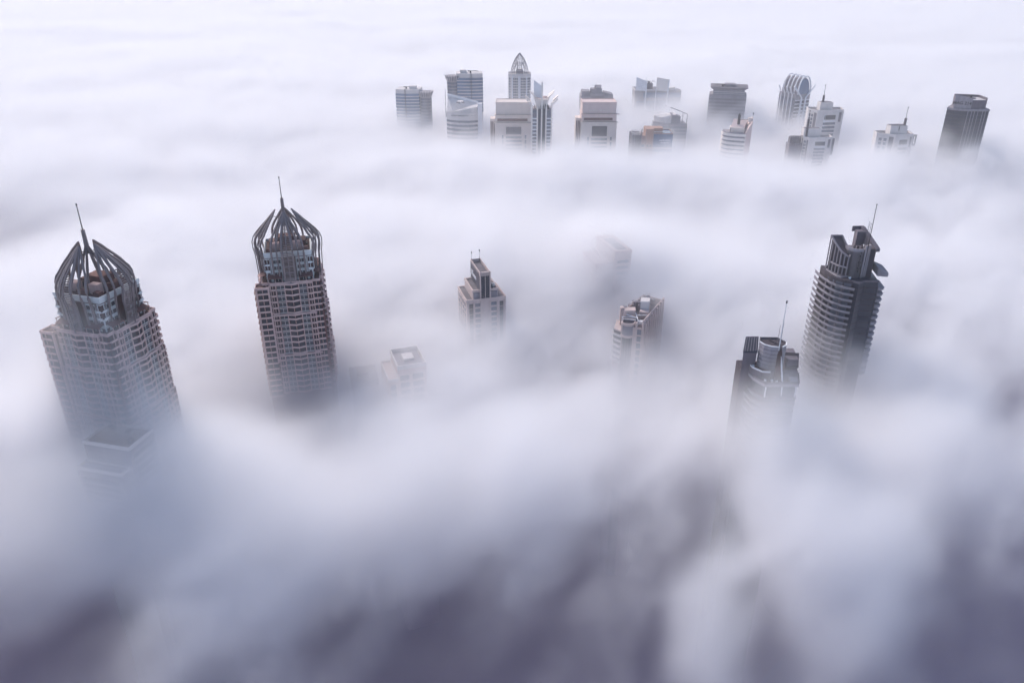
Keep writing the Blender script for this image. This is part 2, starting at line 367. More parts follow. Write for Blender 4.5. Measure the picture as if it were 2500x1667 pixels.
q.build('pilaster', 'cream', R)
antenna(R, 9.6, 24, 222, 228, .12); antenna(R, 14.8, 24, 222, 229, .12)
M().tube([(18.8, 6, 211), (18.8, 6, 213.2)], [1.2, 1.2], 10).build('roof_tank', 'pale_concrete', R)

R = root('faint_tower', 'pale stepped block with square open roof, nearly lost in fog beside the second domed tower', -63, 385, RD(19))
pl = rect(0, 15.8, 0, 21.5); M().prism(pl, 0, 193.4).build('wall', 'cream', R); parapet(R, pl, 193.4, 2, .6, 'pale_concrete'); M().prism(offset(pl, -.7), 193.4, 193.6).build('roof', 'grey_concrete', R)
pl = rect(-5.6, 0, -.6, 23); M().prism(pl, 0, 187).build('lower_wing', 'cream', R); parapet(R, pl, 187, 1, .6, 'pale_concrete', 'wing_parapet')
for i in range(4): M(-4.8, -.6, 0).bx(0, 3, 0, .3, 181-i*4.5, 184.4-i*4.5).build('window', 'grey_glass', R)
for i in range(4): M(1, 0, 0).bx(0, 5, 0, .3, 186-i*4.5, 189-i*4.5).build('window', 'grey_glass', R); M(8, 0, 0).bx(0, 6, 0, .3, 186-i*4.5, 189-i*4.5).build('window', 'grey_glass', R)
M().prism(rect(5, 11, 8, 15), 193.6, 195).build('plant_room', 'pale_concrete', R)

R = root('shadow_tower', 'dim dark tower top barely showing through fog left of the pale stepped block', -92, 398, RD(16))
M().prism(rect(0, 15, 0, 18), 0, 177).build('wall', 'slate', R); parapet(R, rect(0, 15, 0, 18), 177, 1.2, .6, 'grey_concrete')
for i in range(5): M(0, 0, 0).bx(1, 14, 0, .4, 171-i*3.6, 173-i*3.6).build('window', 'grey_glass', R)
M().prism(rect(4, 10, 5, 12), 177, 180.5).build('plant_room', 'grey_concrete', R)

R = root('ghost_tower', 'ghostly pale slab-topped tower dissolving in fog above the ornate cream tower', 71.2, 520, RD(16))
pl = rect(0, 12.5, -1, 34); M().prism(pl, 0, 212.7).build('slab_top', 'cream', R); parapet(R, pl, 212.7, 1.2, .8, 'cream'); M().prism(rect(4, 11, 5, 30), 212.7, 213).build('roof', 'dark_concrete', R)
pl = rect(-13, 0, 1, 26); M().prism(pl, 0, 204.5).build('lower_wing', 'cream', R); parapet(R, pl, 204.5, 1, .7, 'cream', 'wing_parapet')
for i in range(4): M(0, -1, 0).bx(2, 10.5, 0, .3, 205-i*4.4, 207-i*4.4).build('window', 'grey_glass', R)

# ornate cream tower with a round glass bay
R = root('ornate_tower', 'cream tower with round glass bay and cluttered roof frames in the middle of the fog', 76, 450)
W_ = lambda *a: M(-76, -450, 0)
body = [(66.8, 435.5), (79.2, 432.5), (98, 469), (86, 478), (69.5, 452)]
W_().prism(body, 0, 196).build('wall', 'cream', R)
q = W_(); L_ = list(zip(body, body[1:]+body[:1]))
for i, ((x0, y0), (x1, y1)) in enumerate(L_):
    if i in (0,): continue
    q.ribbon([(x0, y0), (x1, y1)], 196, [0, 201, 199, 199, 198][i], .5)
q.build('parapet', 'cream', R)
W_().prism(offset(body, -.6), 196, 196.3).build('roof', 'roof_grey', R)
bay = arc(70.8, 437.2, 4.1, 180, 360, 10)
W_().prism(bay, 0, 190).build('round_bay', 'navy_glass', R)
q = W_(); ba = arc(70.8, 437.2, 4.35, 180, 360, 10)
q.ribbon(ba, 189, 190.6, .5).ribbon(ba, 197, 198.6, .5); q.build('bay_ring', 'cream', R)
q = W_(); q.ribbon(arc(70.8, 437.2, 4.1, 180, 360, 10), 190.6, 197, .3); q.build('louvre_band', 'grey_concrete', R)
q = W_()
for i in range(9):
    an = RD(180+22.5*i); q.tube([(70.8+4.2*cos(an), 437.2+4.2*sin(an), 150), (70.8+4.2*cos(an), 437.2+4.2*sin(an), 190)], .14, 4)
q.build('bay_mullion', 'grey_concrete', R)
for i in range(8): M(75.2-76, 433.4-450, -.237).bx(.5, 3.2, 0, .3, 191.5-i*4.6, 194.8-i*4.6).build('window', 'grey_glass', R)
q = W_()
for x_, y_ in ((75.3, 433.2), (79.2, 432.2)): q.prism(rect(x_-.5, x_+.5, y_-.6, y_+.8), 0, 199.5)
q.build('pier', 'cream', R)
ang = math.atan2(36.5, 18.8); q = M(79.2-76, 432.5-450, ang)
for i in range(9):
    u = 1.5+i*4.4; q.bx(u, u+1.5, 0, 1.2, 0, 198.5+.35*i)
q.build('side_fin', 'cream', R)
for i in range(7):
    for j in range(8): M(79.2-76, 432.5-450, ang).bx(3.4+j*4.4, 5.4+j*4.4, 0, .4, 190-i*3.6, 192.4-i*3.6).build('window', 'dark_glass', R)
lw = [(62.9, 441), (66.7, 437), (69.4, 451), (66, 454)]
W_().prism(lw, 0, 192).build('lower_wing', 'cream', R)
for i in range(6): W_().ribbon([(62.3, 444), (62.6, 440.6), (66.6, 436.4)], 188-i*3.6, 189.3-i*3.6, .9).build('balcony', 'pale_concrete', R)
for i in range(6): W_().ribbon([(62.8, 444), (62.9, 440.9), (66.7, 436.9)], 189.4-i*3.6, 191.2-i*3.6, .3).build('window', 'dark_glass', R)
W_().prism([(67.6, 448), (69.6, 444), (76, 444.5), (76.6, 450)], 196.3, 202.5).build('roof_drum', 'cream', R)
W_().prism([(66.9, 446), (69, 446.4), (69, 449), (67, 449)], 190, 203.5).build('roof_block', 'cream', R)
W_().prism([(79.6, 450), (85, 450), (86.6, 456), (81, 457)], 196.3, 206).build('roof_block', 'pale_concrete', R)
W_().prism([(78.5, 446), (84, 444.5), (85.5, 449), (80, 450)], 196.3, 201).build('roof_block', 'cream', R)
W_().prism([(77.2, 437.5), (79.5, 437), (80.3, 439.5), (78, 440)], 196.3, 198.2).build('roof_unit', 'cool_white', R)
q = W_()
for p0, p1 in (((67.4, 440, 199), (75.6, 438, 199)), ((67.4, 443, 199), (76, 441.5, 199)), ((76.4, 434, 200), (76.4, 448, 200)), ((76.4, 443, 200), (83, 443, 200)), ((69.5, 445, 200), (76, 439, 200))): q.tube([p0, p1], .28, 4)
for x_, y_ in ((67.4, 440), (76.4, 436), (76.4, 443), (83, 443)): q.tube([(x_, y_, 196), (x_, y_, 200)], .28, 4)
q.build('roof_frame', 'cool_white', R)
rr = random.Random(4); q = W_()
for i in range(26):
    t = rr.uniform(0, 1); x_ = 72+18*t+rr.uniform(-3, 4); y_ = 455+18*t*.9+rr.uniform(-2, 3); s_ = rr.uniform(.5, 1.3); q.prism(rect(x_-s_, x_+s_, y_-s_, y_+s_), 196.2, 196.3+rr.uniform(1.5, 5.5))
q.build('roof_machinery', 'grey_concrete', R)
q = W_()
for i in range(12):
    x_, y_ = 74+i*1.3, 458+i*1.2; q.tube([(x_, y_, 196.3), (x_, y_, 202+rr.uniform(-1, 1.5)), (x_+2.5, y_+1, 202)], .18, 4)
q.build('pipework', 'pale_concrete', R)

# ------------------------------------------------------------------ dark tower with the vertical sign
R = root('sign_tower', 'dark tower of curved balconies with vertical lettering on its curved top wall', 183, 402)
V_ = lambda: M(-183, -402, 0)
V_().prism([(181, 391.6), (183.8, 389), (187.8, 391.8), (195, 391.4), (197, 405), (192, 415), (178, 418), (173.6, 412)], 0, 243).build('glass_body', 'navy_glass', R)
V_().ribbon([(180.6, 391.6), (183.8, 388.7), (187.8, 391.5), (195.3, 391.1)], 242.4, 243.5, .5).build('roof_edge', 'slate', R)
q = V_()
for i in range(18): q.ribbon([(181, 391.5), (183.8, 388.85), (187.8, 391.65), (195.1, 391.2)], 239-i*3.4, 239.25-i*3.4, .2)
q.build('floor_line', 'dark_concrete', R)
V_().prism([(172.7, 400), (174.4, 396), (177, 393), (181.2, 390.8), (182, 412), (172.5, 415), (172, 407)], 0, 243.2).build('balcony_wall', 'dark_concrete', R)
AL = [(170.2, 416), (170.0, 410), (170.6, 404), (171.8, 398.5), (173.8, 394), (177, 390.4), (181.3, 387.8)]
P = Parts(R)
for i in range(19):
    z = 239.2-i*3.4; q = V_(); q.prism(AL+[(181.2, 391), (173, 412)], z-.35, z, 1); q.ribbon(AL, z-.35, z+1.15, .3, 0); P.add('balcony', q, ('grey_concrete', 'dark_concrete'))
for i in range(19):
    z = 239.2-i*3.4
    for p0, p1 in (((174.3, 396), (176.8, 393.2)), ((177.4, 392.7), (180.6, 391)), ((172.3, 402.5), (173.7, 397.4))): P.add('window', V_().ribbon([p0, p1], z+.2, z+2.4, .12), 'grey_glass')
P.done()
q = V_()
for x_, y_ in ((171.4, 401.2), (173, 396.5), (176.6, 391.8)): q.prism(rect(x_-.2, x_+.9, y_, y_+1.6), 176, 240)
q.build('partition', 'slate', R)
for i in range(16):
    z = 238-i*3.4; V_().prism([(195.6, 391.6), (198.6, 392.2), (200.6, 395), (200.2, 402), (196.6, 404)], z-.4, [z+1.5, z+.9, z+.2, z+1.6, z+1.8]).build('side_balcony', 'grey_concrete', R)
V_().prism([(172.6, 408), (174.6, 397.5), (176.4, 395.6), (181, 397.4), (181, 409)], 240.6, 243.8, cap=0).build('terrace_box', 'pewter', R)
V_().prism([(173.5, 407), (175.2, 398.5), (176.5, 397), (180, 398.4), (180, 408)], 243.8, 244.2).build('terrace', 'roof_grey', R)
# left wing with ribs and sloping curved top
bot = [(173.4, 408.5), (174.6, 403.5), (176.4, 399.6), (179.2, 397), (181, 400.5), (178.2, 408.6)]
V_().prism(bot, 243.5, [262.3, 259, 256.3, 254.4, 255.5, 262.3]).build('wing_wall', 'dark_concrete', R)
q = V_(); tp = [(172.8, 409, 262.6), (174.1, 403.6, 259.4), (175.9, 399.3, 256.7), (178.9, 396.4, 254.8), (181.3, 400, 255.6)]; q.tube(tp, .55, 4); q.tube([(178.6, 409, 262.6), (179.4, 404.5, 259.6), (181.3, 400, 256)], .5, 4); q.tube([(172.8, 409, 262.6), (178.6, 409, 262.6)], .55, 4); q.build('wing_rim', 'grey_concrete', R)
q = V_()
for t in range(7):
    k = t/6*3; i = min(2, int(k)); f = k-i; x_ = tp[i][0]*(1-f)+tp[i+1][0]*f; y_ = tp[i][1]*(1-f)+tp[i+1][1]*f; z_ = tp[i][2]*(1-f)+tp[i+1][2]*f; q.tube([(x_, y_, 244), (x_, y_, z_)], .38, 4)
q.build('wing_rib', 'grey_concrete', R)
q = V_().ribbon([(173, 405), (175, 399), (178.5, 395.5)], 248.6, 249.2, 1.2); q.build('canopy', 'pewter', R)
core = [(178.6, 402.5), (179.2, 399.5), (180.8, 397.2), (183.2, 395.9), (185.8, 396.1), (188.3, 398)]
V_().prism(core+[(190, 406), (182, 408)], 243, 257.6).build('core', 'roof_grey', R)
V_().ribbon(core, 243, 259.3, .5).build('curved_wall', 'pewter', R)
V_().ribbon(offset(core+[(186, 404)], 0)[0:5], 249.2, 249.4, .52).build('wall_seam', 'slate', R) if 0 else None
text(R, 'T\nR\nI\nD\nE\nN\nT', 184.6-183, 395.5-402, 256.6, 1.75, (RD(90), 0, 0), 'black_metal', .12, 1, .98)
q = V_()
for x_, y_ in ((187.1, 396.2), (188.6, 397.2), (190, 398.2)): q.prism(rect(x_-.35, x_+.35, y_-.4, y_+1.4), 242, 261)
q.build('mast_pier', 'pewter', R)
V_().prism([(190.4, 398.4), (193.4, 398), (194, 406), (190.6, 407)], 243, 258.5).build('side_core', 'dark_concrete', R)
V_().prism([(187.5, 411), (192, 411), (193.6, 415), (188, 416)], 243, 264).build('rear_wing', 'slate', R)
q = V_(); q.prism([(186.8, 412.5), (192.4, 412.8), (195.2, 397.6), (189.5, 397)], 256, [263.4, 265, 258.6, 258.4]); q2 = V_(); q2.ribbon([(186.8, 416.5), (192.9, 416.9)], 262.5, 265.4, .6)
V_().prism([(191.2, 416), (193.2, 416), (195.3, 398), (193, 397.6)], 257.2, [265.4, 265.4, 259, 258.6]).build('sloping_canopy', 'slate', R); q2.build('canopy_end', 'slate', R)
V_().prism([(196, 404), (194.6, 393.5), (199.6, 392), (199.3, 400)], 245.2, [249.8, 249.5, 247.5, 249]).build('side_canopy', 'grey_concrete', R)
for k_, (x0, y0, z0, z1) in enumerate(((188, 396.6, 250, 283.2), )): antenna(R, x0-183, y0-402, z0, z1, .28, 'black_metal', .38)
q = V_()
for i in range(7): z = 260+i*2; q.tube([(186.2, 397, z), (187.4, 397, z+1), (186.2, 397, z+2)], .09, 4)
q.tube([(186.2, 397, 259), (186.2, 397, 274)], .1, 4).tube([(187.4, 397, 259), (187.4, 397, 273)], .1, 4); q.build('lattice_mast', 'roof_grey', R)
q = V_()
for i in range(9): x_ = 182+i*.7; q.prism(rect(x_-.3, x_+.3, 399.5+(i % 3), 400.7+(i % 3)), 257.6, 258.4+(i % 4)*.5)
q.build('roof_machinery', 'dark_concrete', R)
V_().tube([(180.5, 394.6, 243.4), (181.3, 394.4, 244.3)], [.9, .2], 8).build('satellite_dish', 'cool_white', R)

# ------------------------------------------------------------------ smaller sister tower in front
R = root('stepped_mast_tower', 'dark stepped tower with tall white mast and curved banded core, left of the sign tower', 124, 335)
U_ = lambda: M(-124, -335, 0)
deck = [(114.6, 346), (113.2, 336), (114.4, 329), (118.2, 322.4), (134.2, 322.6), (137, 332), (138, 346)]
U_().prism(offset(deck, -1.8), 0, 217.6).build('body', 'navy_glass', R)
U_().prism(deck, 217.6, 219).build('deck_slab', 'pewter', R); U_().prism(offset(deck, -.8), 219, 219.2).build('deck', 'brown', R)
q = U_().ribbon(deck[2:6], 219.1, 220.2, .25); q.build('railing', 'slate', R)
for i in range(14):
    z = 210.5-i*3.4; q = U_(); o = offset(deck, .4 if i % 2 else 0)
    q.prism([o[0], o[1], o[2], o[3], (126, 322.3), (127, 346)], z, z+1.3); q.build('floor_band', 'slate', R)
    U_().prism([(127, 323.2), (134, 323.2), (136.6, 332), (137, 345), (127, 345)], z, z+.9).build('floor_band', 'slate', R)
for x_, y_ in ((118.9, 322.8), (133.2, 323)): U_().tube([(x_, y_, 212), (x_, y_, 217.6)], .32, 8).build('column', 'cool_white', R)
core = [(116.9, 335), (118.2, 331.8), (121, 329.6), (124.2, 328.9)]; core2 = [(126.2, 329.2), (128.4, 331), (129.8, 334.5)]
allc = core+core2+[(127, 340), (118.6, 340.4)]
U_().prism(offset(allc, -.5), 219, 234.2).build('core', 'dark_concrete', R)
for i in range(8): q = U_(); q.ribbon(core, 219.4+i*1.95, 221.1+i*1.95, .35); q.ribbon(core2, 219.4+i*1.95, 221.1+i*1.95, .35); q.build('core_band', 'pewter', R)
U_().ribbon(core, 234.9, 235.3, .5).build('roof_rim', 'cool_white', R); U_().ribbon(core2, 234.9, 235.3, .5).build('roof_rim', 'cool_white', R)
U_().ribbon([core2[-1], (127, 340), (118.6, 340.4), core[0]], 233, 235, .4).build('rear_parapet', 'roof_grey', R)
U_().tube([(122, 338, 235), (124, 334, 235), (127.5, 331, 235)], .35, 4).build('roof_beam', 'dark_concrete', R)
U_().prism([(124.2, 329.8), (126.2, 329.8), (126.4, 324.5), (123.2, 324.5)], 219, [234, 234, 221, 221]).build('dark_spine', 'brown', R)
q = U_(); q.tube([(125.5, 327.6, 231), (125.9, 326.6, 227), (126.2, 325, 223), (126.5, 323.2, 219), (126.5, 322.3, 213)], [.12, .35, .4, .4, .3], 5); q.build('curved_blade', 'cool_white', R)
U_().prism([(109.8, 334.4), (116, 333.8), (118.6, 342.6), (113.2, 343.6)], 210, [230, 230.6, 233.6, 233]).build('side_block', 'slate', R)
q = U_(); sp_ = U_()
q.prism([(109.5, 334.1), (116.2, 333.5), (118.9, 342.9), (113, 343.9)], 229.7, [230.4, 231, 234, 233.4]); q.build('solar_roof', 'navy_glass', R)
for i in range(5):
    f = (i+.5)/5; a_ = (109.6+6.4*f, 334.1-.6*f, 230.6+.5*f); b_ = (113.1+5.6*f, 343.8-.9*f, 233.6+.6*f); sp_.tube([a_, b_], .12, 4)
sp_.build('roof_batten', 'pewter', R)
U_().prism([(110.6, 337), (113.4, 334.8), (114.6, 347), (111, 347)], 0, 219).build('side_shaft', 'dark_concrete', R)
tier = [(113.2, 337), (114.2, 332), (117.8, 327.4), (121.5, 327), (122, 331), (117.6, 336), (117, 341)]
U_().prism(tier, 219.1, 222.6).build('terrace_tier', 'slate', R); U_().prism(offset(tier, -.6), 222.6, 222.8).build('tier_floor', 'brown', R)
U_().ribbon(tier[:4], 222.6, 223.4, .22).build('tier_rail', 'cool_white', R)
U_().prism([(128, 326.6), (134.6, 326.8), (135.4, 331), (128.2, 330.6)], 219.1, 222.4).build('plant_room', 'slate', R)
U_().prism([(130.6, 332), (135.8, 332), (137, 344), (129, 344)], 219.1, 227).build('rear_block', 'slate', R)
U_().prism([(130.2, 331.6), (136, 331.4), (137.4, 337), (130.6, 338)], 223, [223.3, 223.3, 228, 228]).build('sloping_roof', 'dark_concrete', R)
U_().prism([(131, 323.4), (133.8, 323.4), (134, 326), (130, 326.2)], 219.2, [219.5, 219.5, 221, 221]).build('deck_panel', 'pewter', R)
for x_, y_, z_ in ((118.9, 325.2, 219.2), (122, 325, 219.2), (124, 324.4, 219.2), (114.9, 333, 222.8)): U_().prism(rect(x_-.5, x_+.5, y_-.5, y_+.5), z_, z_+.8).build('roof_unit', 'cool_white', R)
antenna(R, .6, -5.4, 220, 257.4, .3, 'cool_white', 0); M().tube([(.6, -5.4, 257.2), (.6, -5.4, 258.4)], [.42, .3], 6).build('beacon', 'black_metal', R)
q = U_().tube([(123.6, 330, 234), (123.6, 330, 246)], .1, 4).tube([(124.9, 329.6, 234), (124.9, 329.6, 248)], .07, 4); q.build('whip_antenna', 'roof_grey', R)

# ================================================================== the far row
def body(R, pl, zt, m, zb=0, name='wall'): return M().prism(pl, zb, zt).build(name, m, R)
def spiky_crown(R, cx, cy_, r, z):
    q = M(); n = 18
    q.prism(arc(cx, cy_, r, 0, 340, 17), z, z+4, top=arc(cx, cy_, r+3, 0, 340, 17)); q.build('flared_crown', 'grey_concrete', R)
    q = M()
    for i in range(n): an = 2*pi*i/n; q.tube([(cx+cos(an)*r*1.02, cy_+sin(an)*r*1.02, z-3), (cx+cos(an)*(r+3.4), cy_+sin(an)*(r+3.4), z+5.4)], .35, 4)
    q.build('crown_spike', 'pale_concrete', R)
def ribbon_block(name, label, x, y, rot, w, d, zt, crown_x, side, curve=2.5):
    R = root(name, label, x, y, rot, group='pair of blue glass office towers with flared crowns')
    front = [(w*t/6, -curve*math.sin(pi*t/6)) for t in range(7)]
    pl = front+[(w, d), (0, d)]
    body(R, pl, zt, 'pale_concrete'); z = zt-5.2
    for i in range(11): M().prism(offset(pl, .3), z-2.9, z).build('window', 'blue_glass', R); z -= 4
    u = w*(.43 if side > 0 else .56); M().prism(rect(u-.3, u+.3, -curve-1, -curve+1), zt-50, zt+.5).build('facade_rail', 'black_metal', R)
    k = w*.72 if side > 0 else w*.28; M().prism(rect(k-4.5, k+4, 4, 12), zt, zt+3.6).build('penthouse', 'pale_concrete', R)
    r = 7.4; cx = crown_x
    M().prism(arc(cx, 5, r, 0, 340, 17), 0, zt-7).build('round_stair_tower', 'grey_concrete', R)
    z = zt-10.5
    for i in range(10): M().prism(arc(cx, 5, r+.3, 0, 340, 17), z-2.8, z).build('tower_window', 'grey_glass', R); z -= 4
    spiky_crown(R, cx, 5, r, zt-7)
    crane(R, k-9*side, 6, zt, .2 if side > 0 else .1, 9); return R
ribbon_block('glass_tower', 'low blue striped glass tower with flared round crown, leftmost of the far row', -153.5, 1080, RD(-5), 31, 26, 238, 39.2, 1)
ribbon_block('glass_tower', 'tall blue striped glass tower, flared round crown on its left', -71.7, 1062, RD(4), 34, 26, 260, -4.5, -1)

R = root('curved_tower', 'pale curved building with a row of tiny portholes in front of the tall striped tower', -80, 985)
cv = [(0, 4), (6, -2), (16, -6), (28, -7), (38, -3), (42, 2)]
body(R, cv+[(42, 24), (0, 24)], 219, 'pale_concrete')
M().prism([(0.5, 6), (8, 1), (18, -3), (30, -4.6), (38, -2), (38.5, 24), (.5, 24)], 219, [225, 226, 228, 231, 232, 232, 240]).build('sloping_crown', 'pale_concrete', R)
M().prism([(0.5, 24.1), (38, 24.1), (38, 26), (.5, 26)], 219, [243.5, 234, 234, 243.5]).build('rear_screen', 'cool_white', R)
q = M()
for i in range(12): x_ = 2+i*2.6; q.bx(x_, x_+.7, -24.05, -23.4, 226, 241.5-i*.85)
q.build('screen_fin', 'pale_concrete', R)
q = M()
for i in range(20):
    t = i/19; x_ = 7+t*30; y_ = -2.4-4.8*math.sin(pi*min(1, (t*.9+.1)))*.98; q.tube([(x_, y_-.9, 222.4), (x_, y_+.8, 222.4)], .5, 6)
M().ribbon(cv, 219, 225.4, .8).build('curved_parapet', 'pale_concrete', R)
q.build('porthole', 'dark_glass', R)
for i in range(5): M().ribbon([(p[0], p[1]-.25) for p in cv], 214-i*5, 216.4-i*5, .6).build('window', 'grey_glass', R)
M().prism(rect(38.5, 43.6, -3, 3), 0, 236).build('end_pier', 'cool_white', R)
M().tube([(17, 8, 235), (17, 8, 237.5)], [4.2, 4.2], 14).build('roof_drum', 'pale_concrete', R); M().tube([(12, 6, 236), (16, 3.6, 235.6), (22, 6, 236)], .4, 5).build('roof_rail', 'black_metal', R)
antenna(R, -.6, 4, 219, 252, .35, 'black_metal', 0)

# lattice domed tower
R = root('lattice_dome_tower', 'pale tower with pointed open lattice dome, tallest of the far row', 10.6, 1165)
oc = [(-15.8, -10), (-10, -15), (10, -15), (15.8, -10), (15.8, 12), (-15.8, 12)]
body(R, oc, 246, 'pale_concrete'); parapet(R, oc, 246, 1.6, .8, 'pale_concrete')
P = Parts(R)
for i in range(8):
    z = 240-i*3.6
    for j, (u0, u1) in enumerate(((-9, -7.1), (-6.7, -4.8), (-4.4, -2.5), (1.4, 3.4), (3.8, 5.8), (6.2, 8.2), (8.6, 9.8))):
        P.add('window', M(0, -15, 0).bx(u0, u1, 0, .3, z, z+2.4), 'grey_glass')
    P.add('window', M(-15.8, -10, math.atan2(-5, 5.8)).bx(1.5, 4, 0, .3, z, z+2.4), 'grey_glass')
    P.add('window', M(10, -15, math.atan2(5, 5.8)).bx(1, 6.4, 0, .3, z, z+2.4), 'grey_glass')
P.done()
q = M(0, -15, 0)
for u in (-9.8, -1, .6, 9.9): q.bx(u-.6, u+.6, 0, .8, 150, 245)
q.build('pilaster', 'cool_white', R)
q = M(); prof = [(12.4, 246), (12.2, 250), (10.9, 256), (8.6, 262), (5.4, 268), (2.2, 272), (.3, 274)]
for i in range(20):
    an = 2*pi*i/20; q.tube([(cos(an)*r, sin(an)*r, z) for r, z in prof], .32, 4)
q.build('dome_rib', 'grey_concrete', R)
q = M()
for r, z in ((12.3, 248), (11.8, 252), (11, 255.6), (9.9, 259), (8.6, 262), (7, 265.5)): q.tube([(cos(t*pi/12)*r, sin(t*pi/12)*r, z) for t in range(25)], .3, 4)
q.build('dome_ring', 'pale_concrete', R)
q = M()
for i in range(10):
    an = 2*pi*i/10; q.tube([(cos(an)*9, sin(an)*9, 246), (cos(an)*8.6, sin(an)*8.6, 253), (cos(an+.2)*4, sin(an+.2)*4, 262)], .3, 4)
q.prism(arc(0, 0, 5, 0, 340, 10), 246, 252); q.build('inner_frame', 'grey_concrete', R)

def cream_block(label, x, y, w, zs, m1, m2, steps, recess):
    R = root('cream_tower', label, x, y, group='broad cream stepped towers of the far row')
    (z0, z1, z2) = zs; a, b = steps
    M().prism(rect(a, w-a, 4, 30), z1, z0).build('top_block', m1, R); parapet(R, rect(a, w-a, 4, 30), z0, .8, .8, m1)
    M().prism(rect(a*.4, w-a*.4, 2, 30), z2, z1).build('upper_wall', m1, R); M().prism(rect(0, w, 0, 30), 0, z2).build('wall', m2, R)
    M().prism(rect(-.8, w-a*.4+3, 1, 4), z1-.7, z1).build('ledge', m1, R); M().prism(rect(-1, w+1, -1, 3), z2-.8, z2).build('ledge', m2, R)
    M(0, 2, 0).bx(a+2, w-a-4, .0, .5, z2+1.5, z1-4.5).build('slot_window', 'brown_red', R)
    u0, u1, v0, v1 = recess; M().bx(u0, u1, 0, .4, v0, v1).build('bay_window', 'navy_glass' if m1 == 'peach' else 'roof_grey', R)
    M().bx(u0-.6, u1+.6, .4, .9, v1-.5, v1+.6).build('bay_lintel', m2, R)
    for i in range(5): M().bx(u0-.5, u1+.5, 0, .7, v0-4.6-i*4.4, v0-2.4-i*4.4).build('window', 'grey_glass', R)
    for k in (-1, 1):
        for i in range(4):
            u = (u0-5 if k < 0 else u1+4); M().bx(u, u+2, 0, .5, v0-5-i*6, v0-1-i*6).build('window', 'grey_glass', R)
    M().prism(rect(-6, -.05, 8, 24), 0, z2+3).build('side_wing', m2, R)
    for i in range(3): M(-6, 8, 0).bx(.8+i*1.8, 1.7+i*1.8, 0, .5, z2-40, z2).build('wing_window', 'brown_red', R)
    return R
cream_block('plain pale block with long dark slot, just left of the winged tower', -20, 950, 43, (241.6, 228.4, 219.6), 'sand', 'sand', (0.8, 0), (13, 31, 206, 215.4))
R = cream_block('pinkish cream stepped tower with dark arched bay window below its ledges', 80, 930, 41, (245, 233, 224.2), 'peach', 'sand', (1, 0), (12.5, 30, 208, 220.2))
strokes(R, 5, 4, 0, 236, [4]*7, 1.2, 'sand', 'relief_line', .1, 3)

R = root('winged_tower', 'slim white pier tower with outspread white roof wings and a central spike', 33.2, 905)
body(R, rect(-11, 11, 0, 22), 243, 'grey_concrete')
for s in (-1, 1):
    u0, u1 = sorted((s*5.6, s*10.6)); M(0, 0, 0).bx(u0, u1, 0, .3, 233.5, 242).build('tall_window', 'grey_glass', R)
    for i in range(11): M(0, 0, 0).bx(u0, u1, 0, .3, 229.4-i*4, 232-i*4).build('window', 'grey_glass', R)
    for i in range(12): M(0, 0, 0).bx(u0, u1, 0, .7, 232.1-i*4, 233.3-i*4).build('balcony_band', 'cool_white', R)
    u0, u1 = sorted((s*1, s*4)); M(0, 0, 0).bx(u0, u1, 0, .4, 150, 243).build('glass_strip', 'navy_glass', R)
q = M(0, 0, 0)
for u in (-11, -4.9, 0, 4.9, 11): q.bx(u-.75, u+.75, 0, 1.8, 100, 246 if u else 263)
q.build('pier', 'warm_white', R)
q = M()
for s in (-1, 1):
    for u0, y0, x1, z1 in ((4.9, -1, 12, 260), (11, -1, 17.5, 253.6), (6, 8, 14, 261), (11, 8, 18, 255.5)):
        q.tube([(s*u0, y0, 243), (s*(u0+.3), y0, 248), (s*(u0+(x1-u0)*.4), y0, z1-4.5), (s*x1, y0, z1)], [.7, .7, .6, .35], 4)
q.build('curved_strut', 'warm_white', R)
for s in (-1, 1):
    for (xa, za, xb, zb, y0, y1) in ((6, 255.2, 12.4, 260.4, -1.5, 4), (11.5, 249.2, 18, 254, -1.5, 5), (7.5, 257, 14, 261.5, 6, 12), (12.5, 251, 18.5, 256, 7, 14)):
        q = M(); pts = [(s*xa, y0), (s*xb, y0), (s*xb, y1), (s*xa, y1)]
        q.face([(p[0], -p[1], z) for p, z in zip(pts, (za, zb, zb, za))]); q.face([(p[0], -p[1], z+.5) for p, z in zip(pts, (za, zb, zb, za))])
        for i in range(4): p, r_ = pts[i], pts[(i+1) % 4]; z_ = (za, zb, zb, za); q.face([(p[0], -p[1], z_[i]), (r_[0], -r_[1], z_[(i+1) % 4]), (r_[0], -r_[1], z_[(i+1) % 4]+.5), (p[0], -p[1], z_[i]+.5)])
        q.build('wing', 'warm_white', R)
for i in range(4): M().tube([(-8, 1+i*4.4, 254.5), (8, 1+i*4.4, 254.5)], .55, 4).build('roof_slat', 'peach', R)
M().prism(rect(-6.5, 6.5, 2, 14), 243, 253).build('louvre_box', 'warm_white', R)
M().prism([(-9, 6), (-.4, 0), (.6, 0), (.6, 1), (-8.4, 7)], 255, [273, 268, 266, 266, 273]).build('sail_fin', 'cool_white', R)
M().prism(rect(-.9, .9, -1.9, .4), 246, [262, 262, 272, 272]).build('spike', 'warm_white', R)
rr = random.Random(9); q = M()
for i in range(14): x_ = rr.uniform(-10, 10); q.tube([(x_, 1, 243), (x_+rr.uniform(-1, 1), 1, 246+rr.uniform(0, 3))], .35, 4)
q.build('roof_equipment', 'black_metal', R)

